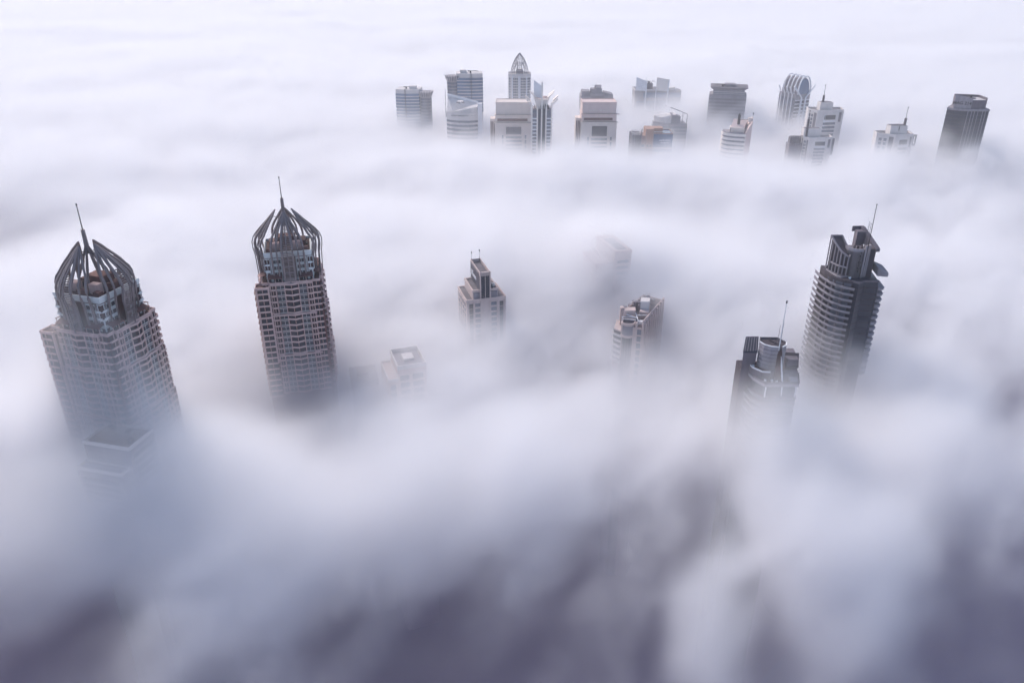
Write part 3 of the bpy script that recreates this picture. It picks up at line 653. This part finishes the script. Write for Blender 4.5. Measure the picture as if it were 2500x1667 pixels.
R = root('grey_tower', 'hazy grey flat tower with rooftop boxes and aerial, behind the pinkish cream tower', 93, 1100)
pl = rect(0, 43, 0, 30); body(R, pl, 226.5, 'grey_concrete'); M().prism(rect(1, 12, 2, 22), 226.5, 232).build('roof_block', 'grey_concrete', R)
M().prism(rect(12.5, 32, -1.5, 18), 214, 229.5).build('central_block', 'grey_concrete', R); M(12.5, -1.5, 0).bx(1, 18, 0, .5, 223, 226).build('window', 'roof_grey', R)
M().prism(rect(13, 28, 3, 15), 229.5, 235).build('penthouse', 'grey_concrete', R); M().prism([(19.5, 4), (27, 4), (28, 12), (19, 12)], 235, [236.5, 236.5, 239, 239]).build('roof_vent', 'grey_concrete', R)
M().prism([(31, 1), (43, 1), (43, 22), (31, 22)], 226.5, [230.5, 228, 228, 230.5]).build('sloping_roof', 'grey_concrete', R)
antenna(R, 18.6, 5, 233, 240, .6, 'black_metal', 0); antenna(R, 13, 4, 230, 235.5, .6, 'black_metal', 0)
for i in range(5): M().bx(4+i*.5, 42, 0, .4, 217-i*4, 219.4-i*4).build('window', 'blue_glass', R)

R = root('sail_tower', 'far grey tower topped by two big white upright sails and a dark plant room', 172.5, 1150)
body(R, rect(0, 46, 0, 26), 226, 'grey_concrete'); M().prism(rect(46.05, 66, 4, 24), 0, 225).build('side_wing', 'grey_concrete', R)
M().bx(12, 44, 0, .6, 216, 223).build('window', 'blue_glass', R); M(46.05, 4, 0).bx(1, 19, 0, .6, 216, 222.6).build('window', 'blue_glass', R)
for i in range(4): M().bx(3, 44, 0, .6, 209-i*4, 211.6-i*4).build('window', 'blue_glass', R)
M().prism([(.8, -1), (14.4, -6), (14.8, -5), (1.2, .2)], 226, [244, 239.4, 239.4, 244]).build('sail', 'cool_white', R)
M().prism([(29.4, .4), (45.6, -5.6), (46, -4.6), (29.6, 1.4)], 225.5, [243.6, 241.4, 241.4, 243.6]).build('sail', 'warm_white', R)
M().prism(rect(14.4, 25.4, 6, 14), 226, 234.6).build('plant_room', 'roof_grey', R)
q = M(); q.tube([(14.4, -6, 190), (14.4, -6, 240)], .9, 6); q.tube([(43.4, -6, 190), (45.8, -6, 242)], .9, 6); q.tube([(29, -2, 190), (29, -2, 229)], .6, 6); q.build('mast', 'cool_white', R)
crane(R, 20, 8, 234.6, .1, 8); antenna(R, 15.5, 4, 226, 243, .3, 'roof_grey', 0)
M().prism([(47, 6), (57, 6), (59, 14), (47, 14)], 225, [228, 229.5, 229.5, 228]).build('roof_shelter', 'pale_concrete', R)
parapet(R, rect(0, 46, 0, 26), 226, 1.4, .8, 'pale_concrete')

R = root('frame_tower', 'faint tower with thin goalpost frame on its roof, behind the orange and blue building', 178, 1000)
pl = [(0, 16), (6, 6), (16, 0), (39, -2), (39, 22), (0, 24)]
body(R, pl, 208.5, 'grey_concrete'); ribbons(R, pl, 205.5, 180, 4.2, 2.2, 'grey_glass', .3)
M().prism([(1, 17), (8, 8), (16, 4), (26, 4), (26, 20), (1, 22)], 208.5, [216, 215, 214, 219.5, 219.5, 216]).build('curved_crown', 'pale_concrete', R)
M().prism([(20, 3), (31, 2), (32, 14), (20, 16)], 208.5, [219, 217, 217, 220]).build('roof_drum', 'grey_concrete', R)
q = M(); q.tube([(38.4, -1, 208), (38.4, -1, 220.6), (25, 8, 225), (20, 14, 226)], .45, 4); q.tube([(33.5, 2, 208), (33.5, 2, 222)], .35, 4); q.build('roof_frame', 'roof_grey', R)

R = root('orange_blue_building', 'building with orange shaft and blue glass side carrying a small white sign', 133.5, 890, group=None)
body(R, rect(0, 10.4, 0, 22), 217.5, 'roof_grey', name='dark_wing'); body(R, rect(10.45, 14.7, -.5, 22), 216.8, 'tan', name='link_wall')
body(R, rect(14.75, 23.4, -3, 16), 224.6, 'orange', name='orange_shaft'); M().prism([(23.45, 3), (34, 3), (35.4, 8), (34, 16), (23.45, 16)], 219, 224.4).build('orange_drum', 'orange', R)
body(R, rect(23.45, 45.2, -1, 22), 219, 'blue_glass', name='blue_glass_block')
parapet(R, rect(23.45, 45.2, -1, 22), 219, .9, .6, 'tan'); q = M(); q.tube([(23.5, -1.6, 221.4), (47, -1.6, 221.4), (44, 6, 222.6)], .4, 4); q.tube([(45, -1.4, 219), (45, -1.4, 221.4)], .25, 4); q.build('roof_edge', 'pale_concrete', R)
q = M()
for i in range(6): q.tube([(.6+i*1.9, 0, 217.5), (.6+i*1.9, 0, 220.6)], .25, 4)
q.tube([(-1, -1, 220.7), (3, -1.4, 219.6), (10, -.6, 220.6)], .35, 4).tube([(-1, -1, 220.7), (0, 8, 221.2), (12, 8, 221.2)], .35, 4); q.build('pergola', 'pale_concrete', R)
antenna(R, 11, 2, 217, 224, .7, 'black_metal', 0)
q = M(0, 0, 0)
for u in (0.4, 3, 10.4): q.bx(u-.3, u+.3, 0, .6, 150, 217.6)
q.build('wing_fin', 'grey_concrete', R)
M(14.75, -3, 0).bx(-.1, .9, 0, .7, 150, 222).bx(7.7, 8.7, 0, .7, 150, 222).build('shaft_edge', 'tan', R)
for i in range(5):
    for u in (2, 5.2): M(14.75, -3, 0).bx(u, u+1.6, 0, .3, 205-i*4.4, 207.4-i*4.4).build('window', 'dark_glass', R)
    M(10.45, -.5, 0).bx(.6, 3.8, 0, .3, 204.4-i*4.4, 207-i*4.4).build('window', 'grey_glass', R)
    M(0, 0, 0).bx(-3, 0, .2, .8, 207-i*4.6, 208.4-i*4.6).build('side_balcony', 'grey_concrete', R)
M(23.45, -1, 0).bx(0, 21.75, 0, .4, 201.6, 204.4).bx(0, 21.75, 0, .4, 196, 199).build('floor_band', 'pale_concrete', R)
M(23.45, -1, 0).bx(0, 21.75, 0, .25, 215, 217.6).build('top_band', 'blue_glass', R)
strokes(R, 30.8, -1, 0, 211.2, [.95]*13, 2.2, 'cool_white', 'sign', .2, 12); strokes(R, 31.8, -1, 0, 208.8, [1.1]*9, 1.3, 'cool_white', 'sign', .2, 14)

R = root('tray_roof_tower', 'grey tower with wide overhanging tray roof, alone left of the ribbed arch tower', 257.5, 1068, RD(-14))
pl = rect(0, 47, 0, 28); body(R, pl, 233.6, 'grey_concrete'); nk = rect(4.4, 44, 2, 28)
M().prism(nk, 233.6, 239.5).build('neck', 'grey_concrete', R); M().prism(nk, 239.5, 243, top=offset(nk, 4.2), cap=0).build('tray_roof', 'grey_concrete', R)
for i in range(2): M().prism(offset(nk, .4), 234.4+i*2.2, 235+i*2.2).build('neck_band', 'pale_concrete', R)
M().prism(rect(2, 46, 1, 29), 243, 243.4).build('roof_deck', 'roof_grey', R); M().prism(rect(18, 32, 6, 20), 243.4, 246).build('plant_room', 'grey_concrete', R)
crane(R, 16, 4, 243.2, 2.7, 9); ribbons(R, pl, 229, 200, 4.4, 2.2, 'roof_grey', .25)

R = root('round_balcony_tower', 'cream tower of stacked curved white balconies with sloped pink roof and ball-topped mast', 236, 899, RD(-13))
pl = [(0, 10), (1.5, 4), (6, 0), (13, -2), (24.5, -3), (24.5, 18), (1, 18)]
body(R, pl, 219, 'grey_concrete')
for i in range(9): M().prism(offset(pl, 1.1), 215.4-i*4.6, 218-i*4.6).build('balcony', 'warm_white', R)
M().prism([(24.6, -4), (31.5, 4), (32, 20), (24.6, 20)], 0, [219, 231.5, 234, 222]).build('side_wall', 'peach', R)
M().prism([(8, 3), (23.5, 1), (24.5, 14), (8, 16)], 218, 224).build('roof_step', 'sand', R); M().prism([(8.4, 4), (22, 3), (27, 16), (11, 17)], 222, [223.6, 223.6, 231, 231]).build('sloped_roof', 'peach', R)
M().tube([(28.8, 11, 229), (28.8, 11, 234)], [2.6, 2.4], 10).build('roof_tank', 'sand', R)
q = M()
for x_, h in ((15.8, 237.5), (16.8, 238.8), (17.6, 237)): q.tube([(x_, 9, 226), (x_, 9, h)], .6, 5)
q.tube([(18, 9, 231.6), (28, 11, 232)], .3, 4); q.build('chimney_cluster', 'black_metal', R)
antenna(R, 31.2, 6, 230, 239.4, .22, 'roof_grey', .9); M().tube([(8.2, 2, 218), (8.2, 2, 223.6)], .5, 5).build('vent_pipe', 'roof_grey', R)
strokes(R, 15, -1.8, 0, 219.4, [1.3]*6, 1.4, 'roof_grey', 'roof_unit', .2, 8)

# ribbed arch tower
R = root('arched_rib_tower', 'tower roofed by white pointed arch ribs with a blue glass end', 350, 1080, RD(-18))
body(R, rect(2, 36, 14, 40), 238, 'grey_concrete') if 0 else None
R.rotation_euler = (0, 0, RD(24))
body(R, rect(-2, 22, 0, 31), 234, 'grey_concrete', name='wall'); R.location = (370, 1062, 0)
def lancet(w, h, n=9): return [(-w*math.cos(t*pi/2/n)**.8, h*math.sin(t*pi/2/n)) for t in range(n+1)]
L0 = lancet(10, 22); full = L0+[(-a_, b_) for a_, b_ in L0[-2::-1]]
def vault(y0, y1, s, m_, name):
    q = M(); a_ = [(10+x_*s, y0, 234+z_*s) for x_, z_ in full]; b_ = [(10+x_*s, y1, 234+z_*s) for x_, z_ in full]
    for i in range(len(a_)-1): q.face([(p[0], -p[1], p[2]) for p in (a_[i], a_[i+1], b_[i+1], b_[i])])
    q.face([(p[0], -p[1], p[2]) for p in a_]); q.face([(p[0], -p[1], p[2]) for p in b_[::-1]]); return q.build(name, m_, R)
vault(0, 30, .9, 'grey_concrete', 'vault'); M(10, 0, 0); vault(-.6, -.1, .86, 'blue_glass', 'arch_glass')
for i in range(5):
    q = M(); y_ = -1+i*6.9; q.tube([(10+x_*1.02, y_, 234+z_*1.02) for x_, z_ in full], .95, 4); q.build('arch_rib', 'cool_white', R)
for i in range(5):
    y_ = -1+i*6.9
    M().tube([(-2.8, y_-.4, 100), (-2.8, y_-.4, 233), (-8.5, y_-.4, 243.5)] if i else [(6.5, y_-.6, 100), (6.5, y_-.6, 230), (-8, y_-.6, 245)], .75 if i else 1.25, 4).build('rib_leg', 'cool_white', R)
    M().tube([(13.5, y_-.6, 100), (13.5, y_-.6, 230), (27, y_-.6, 245)] if i == 0 else [(22.6, y_-.4, 100), (22.6, y_-.4, 233), (28, y_-.4, 243)], .75 if i else 1.25, 4).build('rib_leg', 'cool_white', R)
for i in range(6): M(0, 0, 0).bx(-2, 22, 0, .4, 226-i*4.6, 227-i*4.6).build('floor_band', 'cool_white', R)
for i in range(5): M(0, 0, 0).bx(-1.8, 21.8, .0, .3, 223-i*4.6, 225.6-i*4.6).build('window', 'navy_glass', R)
M(-2, 31, -pi/2).bx(1, 30, 0, .3, 190, 229).build('side_glass', 'grey_glass', R)

def mast_block(label, Lp, Cp, Rp, D, zt, box, zb, mast_at, mz, sc=1.0):
    """corner building: Lp, Cp, Rp are plan points of the two faces one sees"""
    R = root('mast_tower', label, Cp[0], Cp[1], group='grey square towers with rooftop box and mast')
    Lp, Rp, C0 = Vector(Lp)-Vector(Cp), Vector(Rp)-Vector(Cp), Vector((0, 0)); dv = (Rp-Lp).normalized(); nb = Vector((-dv.y, dv.x))*D
    pl = [tuple(Lp), (0, 0), tuple(Rp), tuple(Rp+nb), tuple(Lp+nb*.7)]
    body(R, pl, zt-1.5, 'pale_concrete'); parapet(R, pl, zt-1.5, 1.6, 1., 'pale_concrete'); M().prism(offset(pl, -1.2), zt-1.5, zt-1.2).build('roof', 'roof_grey', R)
    x0, x1, y0, y1 = box; M().prism(rect(x0, x1, y0, y1), zt-1.5, zb).build('rooftop_box', 'pale_concrete', R); M().prism(rect(x0+.8, x1-.8, y0+.8, y1-.8), zb, zb+.15).build('box_roof', 'roof_grey', R)
    w = Rp.length; fr = (0, 0, math.atan2(Rp.y, Rp.x)); lw = Lp.length; fl = (Lp.x, Lp.y, math.atan2(-Lp.y, -Lp.x))
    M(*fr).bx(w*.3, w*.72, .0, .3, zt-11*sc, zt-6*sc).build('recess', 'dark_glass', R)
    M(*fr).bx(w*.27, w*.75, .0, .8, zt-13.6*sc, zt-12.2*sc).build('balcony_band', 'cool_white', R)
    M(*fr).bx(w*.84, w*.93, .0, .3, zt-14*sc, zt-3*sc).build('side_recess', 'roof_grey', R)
    for i in range(6):
        M(*fr).bx(w*.28, w*.74, 0, .4, zt-(17+i*4.4)*sc, zt-(14.4+i*4.4)*sc).build('window', 'grey_glass', R)
        for u in (.15, .42): M(*fl).bx(lw*u, lw*(u+.16), 0, .4, zt-(8+i*4.4)*sc, zt-(5+i*4.4)*sc).build('window', 'grey_glass', R)
    M(*fr).bx(0, w*.12, 0, .7, 120, zt-.5).bx(w*.94, w, 0, .7, 120, zt-.5).build('pier', 'pale_concrete', R)
    M(*fl).bx(lw*.7, lw*.95, 0, .3, zt-30, zt-3).build('dark_strip', 'roof_grey', R)  # strip in darker grey down the left face
    mx, my = mast_at; M().prism(rect(mx-1., mx+1., my-1., my+1.), zt-1, mz-11*sc).build('mast_base', 'dark_concrete', R)
    antenna(R, mx, my, mz-12*sc, mz, .35, 'black_metal', .7)
    return R
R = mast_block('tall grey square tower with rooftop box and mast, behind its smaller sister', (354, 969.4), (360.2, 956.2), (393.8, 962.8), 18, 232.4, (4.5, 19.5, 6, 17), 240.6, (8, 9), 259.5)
M().bx(5.5, 11.5, -2.4, -1.9, 212, 227).build('concrete_panel', 'cool_white', R)
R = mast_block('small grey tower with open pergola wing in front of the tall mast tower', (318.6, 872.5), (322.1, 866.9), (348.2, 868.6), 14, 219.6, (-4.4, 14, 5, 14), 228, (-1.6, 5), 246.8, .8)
M().prism(rect(-17.5, -3.7, 8, 19), 0, 211).build('low_wing', 'grey_concrete', R)
for i in range(6): M(0, 0, 0).bx(-17.5+i*2.6, -16.8+i*2.6, -7.8, -7.2, 209, 219.6).build('pergola_post', 'roof_grey', R)
M(0, 0, 0).bx(-17.8, -3.6, -8, -7, 219, 220).build('pergola_beam', 'roof_grey', R); M().prism(rect(-16, -4, 11, 18), 211, 217.5).build('wing_roof_block', 'roof_grey', R)
M(26.1, 1.7, 0).bx(.2, 3, -2, -.4, 200, 218).build('side_frame', 'roof_grey', R)
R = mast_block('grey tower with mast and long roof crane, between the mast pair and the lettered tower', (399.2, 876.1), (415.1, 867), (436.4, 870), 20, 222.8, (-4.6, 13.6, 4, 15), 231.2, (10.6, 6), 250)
M(21.4, 3, .14).bx(.2, 4, -1, .2, 210, 212).bx(.2, 1.1, -1, .2, 212, 220.6).bx(3, 4, -1, .2, 212, 220.6).bx(.2, 4.6, -1, .2, 220.6, 221.8).build('side_frame', 'roof_grey', R)
M().tube([(-9, 5, 232), (9, 6, 231.6)], .3, 4).build('roof_crane', 'black_metal', R); M().tube([(4.5, 3.6, 231), (4.5, 3.6, 226)], .4, 4).build('crane_hook', 'black_metal', R)

R = root('lettered_tower', 'dark glass tower with pale crown block lettered in dark capitals, far right of the row', 458, 850, RD(0))
pl = [(4, 12), (8.4, 6), (14, 2), (18.6, .3), (23, -.5), (41.6, -.5), (44.5, 22), (20, 32)]
body(R, pl, 251.6, 'dark_concrete'); ribbons(R, pl, 249.6, 200, 3.9, 3.1, 'navy_glass', .2)
M().prism(offset(pl, .5), 250.3, 252.4).build('crown_band', 'grey_concrete', R)
cr = [(7.8, 8.4), (22.6, 1.4), (38.2, 1.6), (40, 22), (17, 29)]
M().prism(cr, 252.4, 261).build('crown_block', 'slate', R); M().prism(offset(cr, -1), 261, 261.3).build('roof', 'pale_concrete', R)
M().prism([(7.6, 8), (22.6, .9), (22.7, 1.35), (7.8, 8.38)], 252.4, [266, 262.6, 262.6, 266]).build('sign_wall', 'pewter', R); M().ribbon(cr[2:]+[cr[0]], 260.6, 263.6, .6).build('rear_parapet', 'slate', R)
M().tube([(26, 14, 261.3), (26, 14, 262)], [6, 6], 14).build('helipad', 'roof_grey', R); crane(R, 26, 12, 262.2, -.2, 8)
an = math.atan2(-7.1, 15); text(R, 'MAG 214', 7.6+7.6*cos(an)+.14*sin(an), 8+7.6*sin(an)-.14*cos(an), 256.4, 4.4, (RD(90), 0, an), 'black_metal', .1)
fa = math.atan2(0, 1)
for u in (.4, 3.4, 7, 12, 15, 18.2): M(23, -.5, 0).bx(u-.3, u+.3, 0, .7, 190, 250.4).build('mullion', 'grey_concrete', R)
M(18.6, .3, math.atan2(-.8, 4.4)).bx(1, 1.7, 0, .8, 190, 250.4).build('mullion', 'grey_concrete', R)

# ------------------------------------------------------------------ the sea of fog
def fog(name, lo, hi, res, label, dens=1.0):
    ng = bpy.data.node_groups.new(name, 'GeometryNodeTree')
    ng.interface.new_socket('Geometry', in_out='INPUT', socket_type='NodeSocketGeometry'); ng.interface.new_socket('Geometry', in_out='OUTPUT', socket_type='NodeSocketGeometry')
    N = ng.nodes; L = ng.links
    out = N.new('NodeGroupOutput'); vc = N.new('GeometryNodeVolumeCube')
    def m(op, a, b=None, c=None, clamp=False):
        n = N.new('ShaderNodeMath'); n.operation = op; n.use_clamp = clamp
        for i, v in enumerate((a, b, c)):
            if v is None: continue
            if isinstance(v, (int, float)): n.inputs[i].default_value = v
            else: L.new(v, n.inputs[i])
        return n.outputs[0]
    def smooth(v, a, b, c=0., d=1.):
        n = N.new('ShaderNodeMapRange'); n.interpolation_type = 'SMOOTHSTEP'; L.new(v, n.inputs[0])
        for i, x in enumerate((a, b, c, d)): n.inputs[1+i].default_value = x
        return n.outputs[0]
    pos = N.new('GeometryNodeInputPosition'); sep = N.new('ShaderNodeSeparateXYZ'); L.new(pos.outputs[0], sep.inputs[0]); X, Y, Z = sep.outputs
    def noise(scale, detail, sx=1, sy=1, sz=1, rough=.5, off=0):
        cb = N.new('ShaderNodeCombineXYZ')
        for i, (q, s_) in enumerate(((X, sx), (Y, sy), (Z, sz))): L.new(m('MULTIPLY_ADD', q, s_*scale, off), cb.inputs[i])
        n = N.new('ShaderNodeTexNoise'); n.inputs['Scale'].default_value = 1; n.inputs['Detail'].default_value = detail; n.inputs['Roughness'].default_value = rough
        L.new(cb.outputs[0], n.inputs['Vector']); return m('SUBTRACT', n.outputs[0], .5)
    XW = m('ADD', X, m('MULTIPLY', noise(1/55, 2, 1, 1, .7, .5, 21.), 48.)); YW = m('ADD', Y, m('MULTIPLY', noise(1/55, 2, 1, 1, .7, .5, 43.), 48.))
    def bump(x, y, amp, sx, sy, rot=0, warp=True):
        c, s_ = cos(RD(rot)), sin(RD(rot)); dx = m('SUBTRACT', XW if warp else X, x); dy = m('SUBTRACT', YW if warp else Y, y)
        u = m('MULTIPLY_ADD', dx, c/sx, m('MULTIPLY', dy, s_/sx)); v = m('MULTIPLY_ADD', dx, -s_/sy, m('MULTIPLY', dy, c/sy))
        r2 = m('MULTIPLY_ADD', u, u, m('MULTIPLY', v, v)); return m('MULTIPLY', m('EXPONENT', m('MULTIPLY', r2, -1.)), amp)
    Hh = m('ADD', m('MULTIPLY', noise(1/420, 2, .8, 1, 0, .45, 3.1), FOG['big']), FOG['H'])
    Hh = m('ADD', Hh, m('MULTIPLY', noise(1/130, 2, .7, 1, 0, .5, 7.7), FOG['mid']))
    Hh = m('ADD', Hh, m('MULTIPLY', noise(1/45, 3, .8, 1, 1.0, .5, 1.3), FOG['small']))
    Hh = m('ADD', Hh, smooth(Y, 1300, 2500, 0, FOG['farrise']))
    Hh = m('ADD', Hh, m('MULTIPLY', noise(1/300, 3, .35, 1, 0, .6, 17.), smooth(Y, 1150, 1900, 0, 60)))
    for b in HB: Hh = m('ADD', Hh, bump(*b, warp=b[3] > 80))
    c45, s45 = cos(RD(52)), sin(RD(52))
    U = m('MULTIPLY_ADD', X, c45/FOG['sl'], m('MULTIPLY', Y, s45/FOG['sl'])); Wv = m('MULTIPLY_ADD', X, -s45/FOG['sw'], m('MULTIPLY', Y, c45/FOG['sw']))
    cb = N.new('ShaderNodeCombineXYZ'); L.new(U, cb.inputs[0]); L.new(Wv, cb.inputs[1]); L.new(m('MULTIPLY', Z, 1/FOG['sw']), cb.inputs[2])
    nz = N.new('ShaderNodeTexNoise'); nz.inputs['Scale'].default_value = 1; nz.inputs['Detail'].default_value = 4; nz.inputs['Roughness'].default_value = .6; nz.inputs['Distortion'].default_value = .8
    L.new(cb.outputs[0], nz.inputs['Vector']); streak = m('SUBTRACT', nz.outputs[0], .5)
    Hh = m('ADD', Hh, m('MULTIPLY', streak, FOG['swell']))
    d = m('MAXIMUM', m('SUBTRACT', Hh, Z), 0); den = m('MINIMUM', m('MULTIPLY', m('POWER', d, FOG['pw']), FOG['k']), FOG['max'])
    # thin patches: the bank is patchy close to the camera
    th = m('ADD', smooth(Y, 185, 340, FOG['near'], 1.), m('MULTIPLY', noise(1/62, 3, 1, 1, .7, .5, 11.), FOG['patch']))
    th = m('ADD', th, m('MULTIPLY', streak, FOG['streak']))
    for b in TB: th = m('ADD', th, bump(*b))
    th = m('MINIMUM', m('MAXIMUM', th, m('MAXIMUM', m('MULTIPLY_ADD', streak, 2.6, FOG['thmin']), .1)), 1.3)
    th = m('MULTIPLY', th, m('MINIMUM', m('MULTIPLY_ADD', th, 1.1, .12), 1.)); fz = smooth(Y, 950, 1500, 0, 1); th = m('MAXIMUM', th, fz)
    den = m('MULTIPLY', den, m('MULTIPLY', th, smooth(Z, 135, 188)))
    mist = m('MULTIPLY', m('MULTIPLY', smooth(Y, 560, 950), smooth(Z, 225, 284, 1., 0.)), FOG['mist']); den = m('ADD', den, mist)
    L.new(den, vc.inputs['Density']); vc.inputs['Min'].default_value = lo; vc.inputs['Max'].default_value = hi
    for i, k in enumerate(('Resolution X', 'Resolution Y', 'Resolution Z')): vc.inputs[k].default_value = res[i]
    mt = bpy.data.materials.new(name); mt.use_nodes = True; t = mt.node_tree; t.nodes.clear()
    o = t.nodes.new('ShaderNodeOutputMaterial'); pv = t.nodes.new('ShaderNodeVolumePrincipled')
    pv.inputs['Density'].default_value = 1; pv.inputs['Color'].default_value = (*FOG['col'], 1); pv.inputs['Anisotropy'].default_value = FOG['g']
    t.links.new(pv.outputs[0], o.inputs['Volume'])
    sm = N.new('GeometryNodeSetMaterial'); sm.inputs['Material'].default_value = mt
    L.new(vc.outputs[0], sm.inputs[0]); L.new(sm.outputs[0], out.inputs[0])
    v = bpy.data.volumes.new(name); v.materials.append(mt); ob = bpy.data.objects.new(name, v); COL.objects.link(ob)
    md = ob.modifiers.new('fog_density', 'NODES'); md.node_group = ng
    ob['kind'] = 'stuff'; ob['label'] = label; ob['category'] = 'fog'
    return ob
FOG = dict(H=221, big=40, mid=40, small=34, farrise=4, pw=1.3, mist=.0009, k=.00048, max=.075, near=.1, patch=1.7, thmin=.24, streak=2.2, swell=34, sl=60, sw=22, col=(.978, .976, .99), g=.16)
HB = [  # banks and troughs of the fog top: x, y, height, half widths, turn
    (0, 120, -26, 500, 85, 0), (-85, 255, 16, 55, 36, 0), (-230, 190, -14, 70, 50, 20), (240, 190, -14, 90, 70, 0),
    (230, 762, 10, 330, 45, -3), (474, 842, 26, 60, 34, 0), (-420, 620, -22, 90, 70, 10), (300, 1080, 13, 130, 70, 0),
    (215, 930, -26, 240, 90, 0), (-172, 262, 22, 50, 22, 0), (-190, 306, 62, 56, 13, -12), (-300, 610, 10, 90, 60, 0), (72, 524, 15, 32, 30, 0),
    (78, 438, -28, 34, 36, 0), (-20, 450, -9, 34, 34, 0), (122, 310, 26, 28, 20, 0), (-108, 350, -24, 36, 28, 0), (152, 352, -24, 34, 28, 0),
    (28, 398, -12, 30, 30, 0), (-324, 830, 10, 120, 50, 0), (-9, 300, 6, 50, 26, 0), (181, 312, 8, 40, 30, 0)]
TB = [  # thinner and thicker patches: x, y, amount, half widths, turn
    (-175, 190, -.8, 60, 34, 15), (39, 212, -1.1, 13, 34, -12), (-13, 172, -.6, 40, 18, 10), (-50, 233, -.7, 30, 13, 30), (68, 286, -1.0, 28, 20, 40), (112, 286, .8, 16, 20, 0),
    (185, 195, -.9, 50, 40, 20), (90, 204, -.6, 16, 12, 20), (105, 331, -.4, 20, 18, 0), (129, 240, 1.5, 24, 30, 20), (70, 200, 1.3, 20, 22, 0), (110, 190, .6, 16, 16, 0), (-9, 296, .5, 40, 26, 0),
    (-92, 250, 1.4, 50, 30, 10), (-180, 290, 1.0, 60, 50, 0), (122, 330, .3, 24, 30, 0), (181, 312, .4, 40, 30, 0), (-122, 196, 1.0, 24, 34, 0),
    (430, 600, -.42, 130, 150, 0), (540, 860, -.4, 120, 110, 0), (330, 380, -.55, 90, 80, 0), (240, 250, -.5, 60, 50, 0), (-470, 640, -.7, 90, 80, 0)]
def mist():  # added volume under the fog: hides tower feet, tones the thin places
    q = M(); q.prism([(-900, -50), (900, -50), (900, 1300), (-900, 1300)], -.5, 112)
    mt = bpy.data.materials.new('added_mist'); mt.use_nodes = True; t = mt.node_tree; t.nodes.clear()
    o = t.nodes.new('ShaderNodeOutputMaterial'); pv = t.nodes.new('ShaderNodeVolumePrincipled'); pv.inputs['Density'].default_value = .009
    pv.inputs['Color'].default_value = (.66, .61, .76, 1); t.links.new(pv.outputs[0], o.inputs['Volume'])  # absorbing plum colour makes the hollows darker and more purple
    MATS['added_mist'] = mt; o = q.build('mist', 'added_mist', None, kind='stuff'); o['label'] = 'added plum mist below the fog, darkening the hollows and hiding the tower feet'; o['category'] = 'mist'; return o
def haze(d):
    q = M(); q.prism([(-7000, -1500), (7000, -1500), (7000, 9000), (-7000, 9000)], -1, 420)
    mt = bpy.data.materials.new('haze'); mt.use_nodes = True; t = mt.node_tree; t.nodes.clear()
    o = t.nodes.new('ShaderNodeOutputMaterial'); pv = t.nodes.new('ShaderNodeVolumePrincipled'); pv.inputs['Density'].default_value = d
    pv.inputs['Color'].default_value = (.95, .95, .985, 1); pv.inputs['Anisotropy'].default_value = 0; t.links.new(pv.outputs[0], o.inputs['Volume'])
    MATS['haze'] = mt; return q.build('haze', 'haze', None, kind='stuff')
import os
if os.environ.get('NOFOG') != '1':
    fog('fog', (-420, -60, 110), (420, 520, 290), (187, 129, 41), 'thin torn fog close below, dark city showing through')
    fog('fog_field', (-950, 520, 110), (950, 1400, 290), (238, 111, 26), 'thick white fog filling the space between the tower rows')
    fog('fog_side', (-950, -60, 110), (-420, 520, 290), (60, 65, 20), 'thick white fog spreading off to one side')
    fog('fog_edge', (420, -60, 110), (950, 520, 290), (60, 65, 20), 'thick white fog spreading off beyond the sign tower')
    haze(.0001)
    mist()
    fog('fog_bank', (-4200, 1400, 100), (4200, 6500, 290), (280, 170, 21), 'far smooth white fog running out to the horizon')
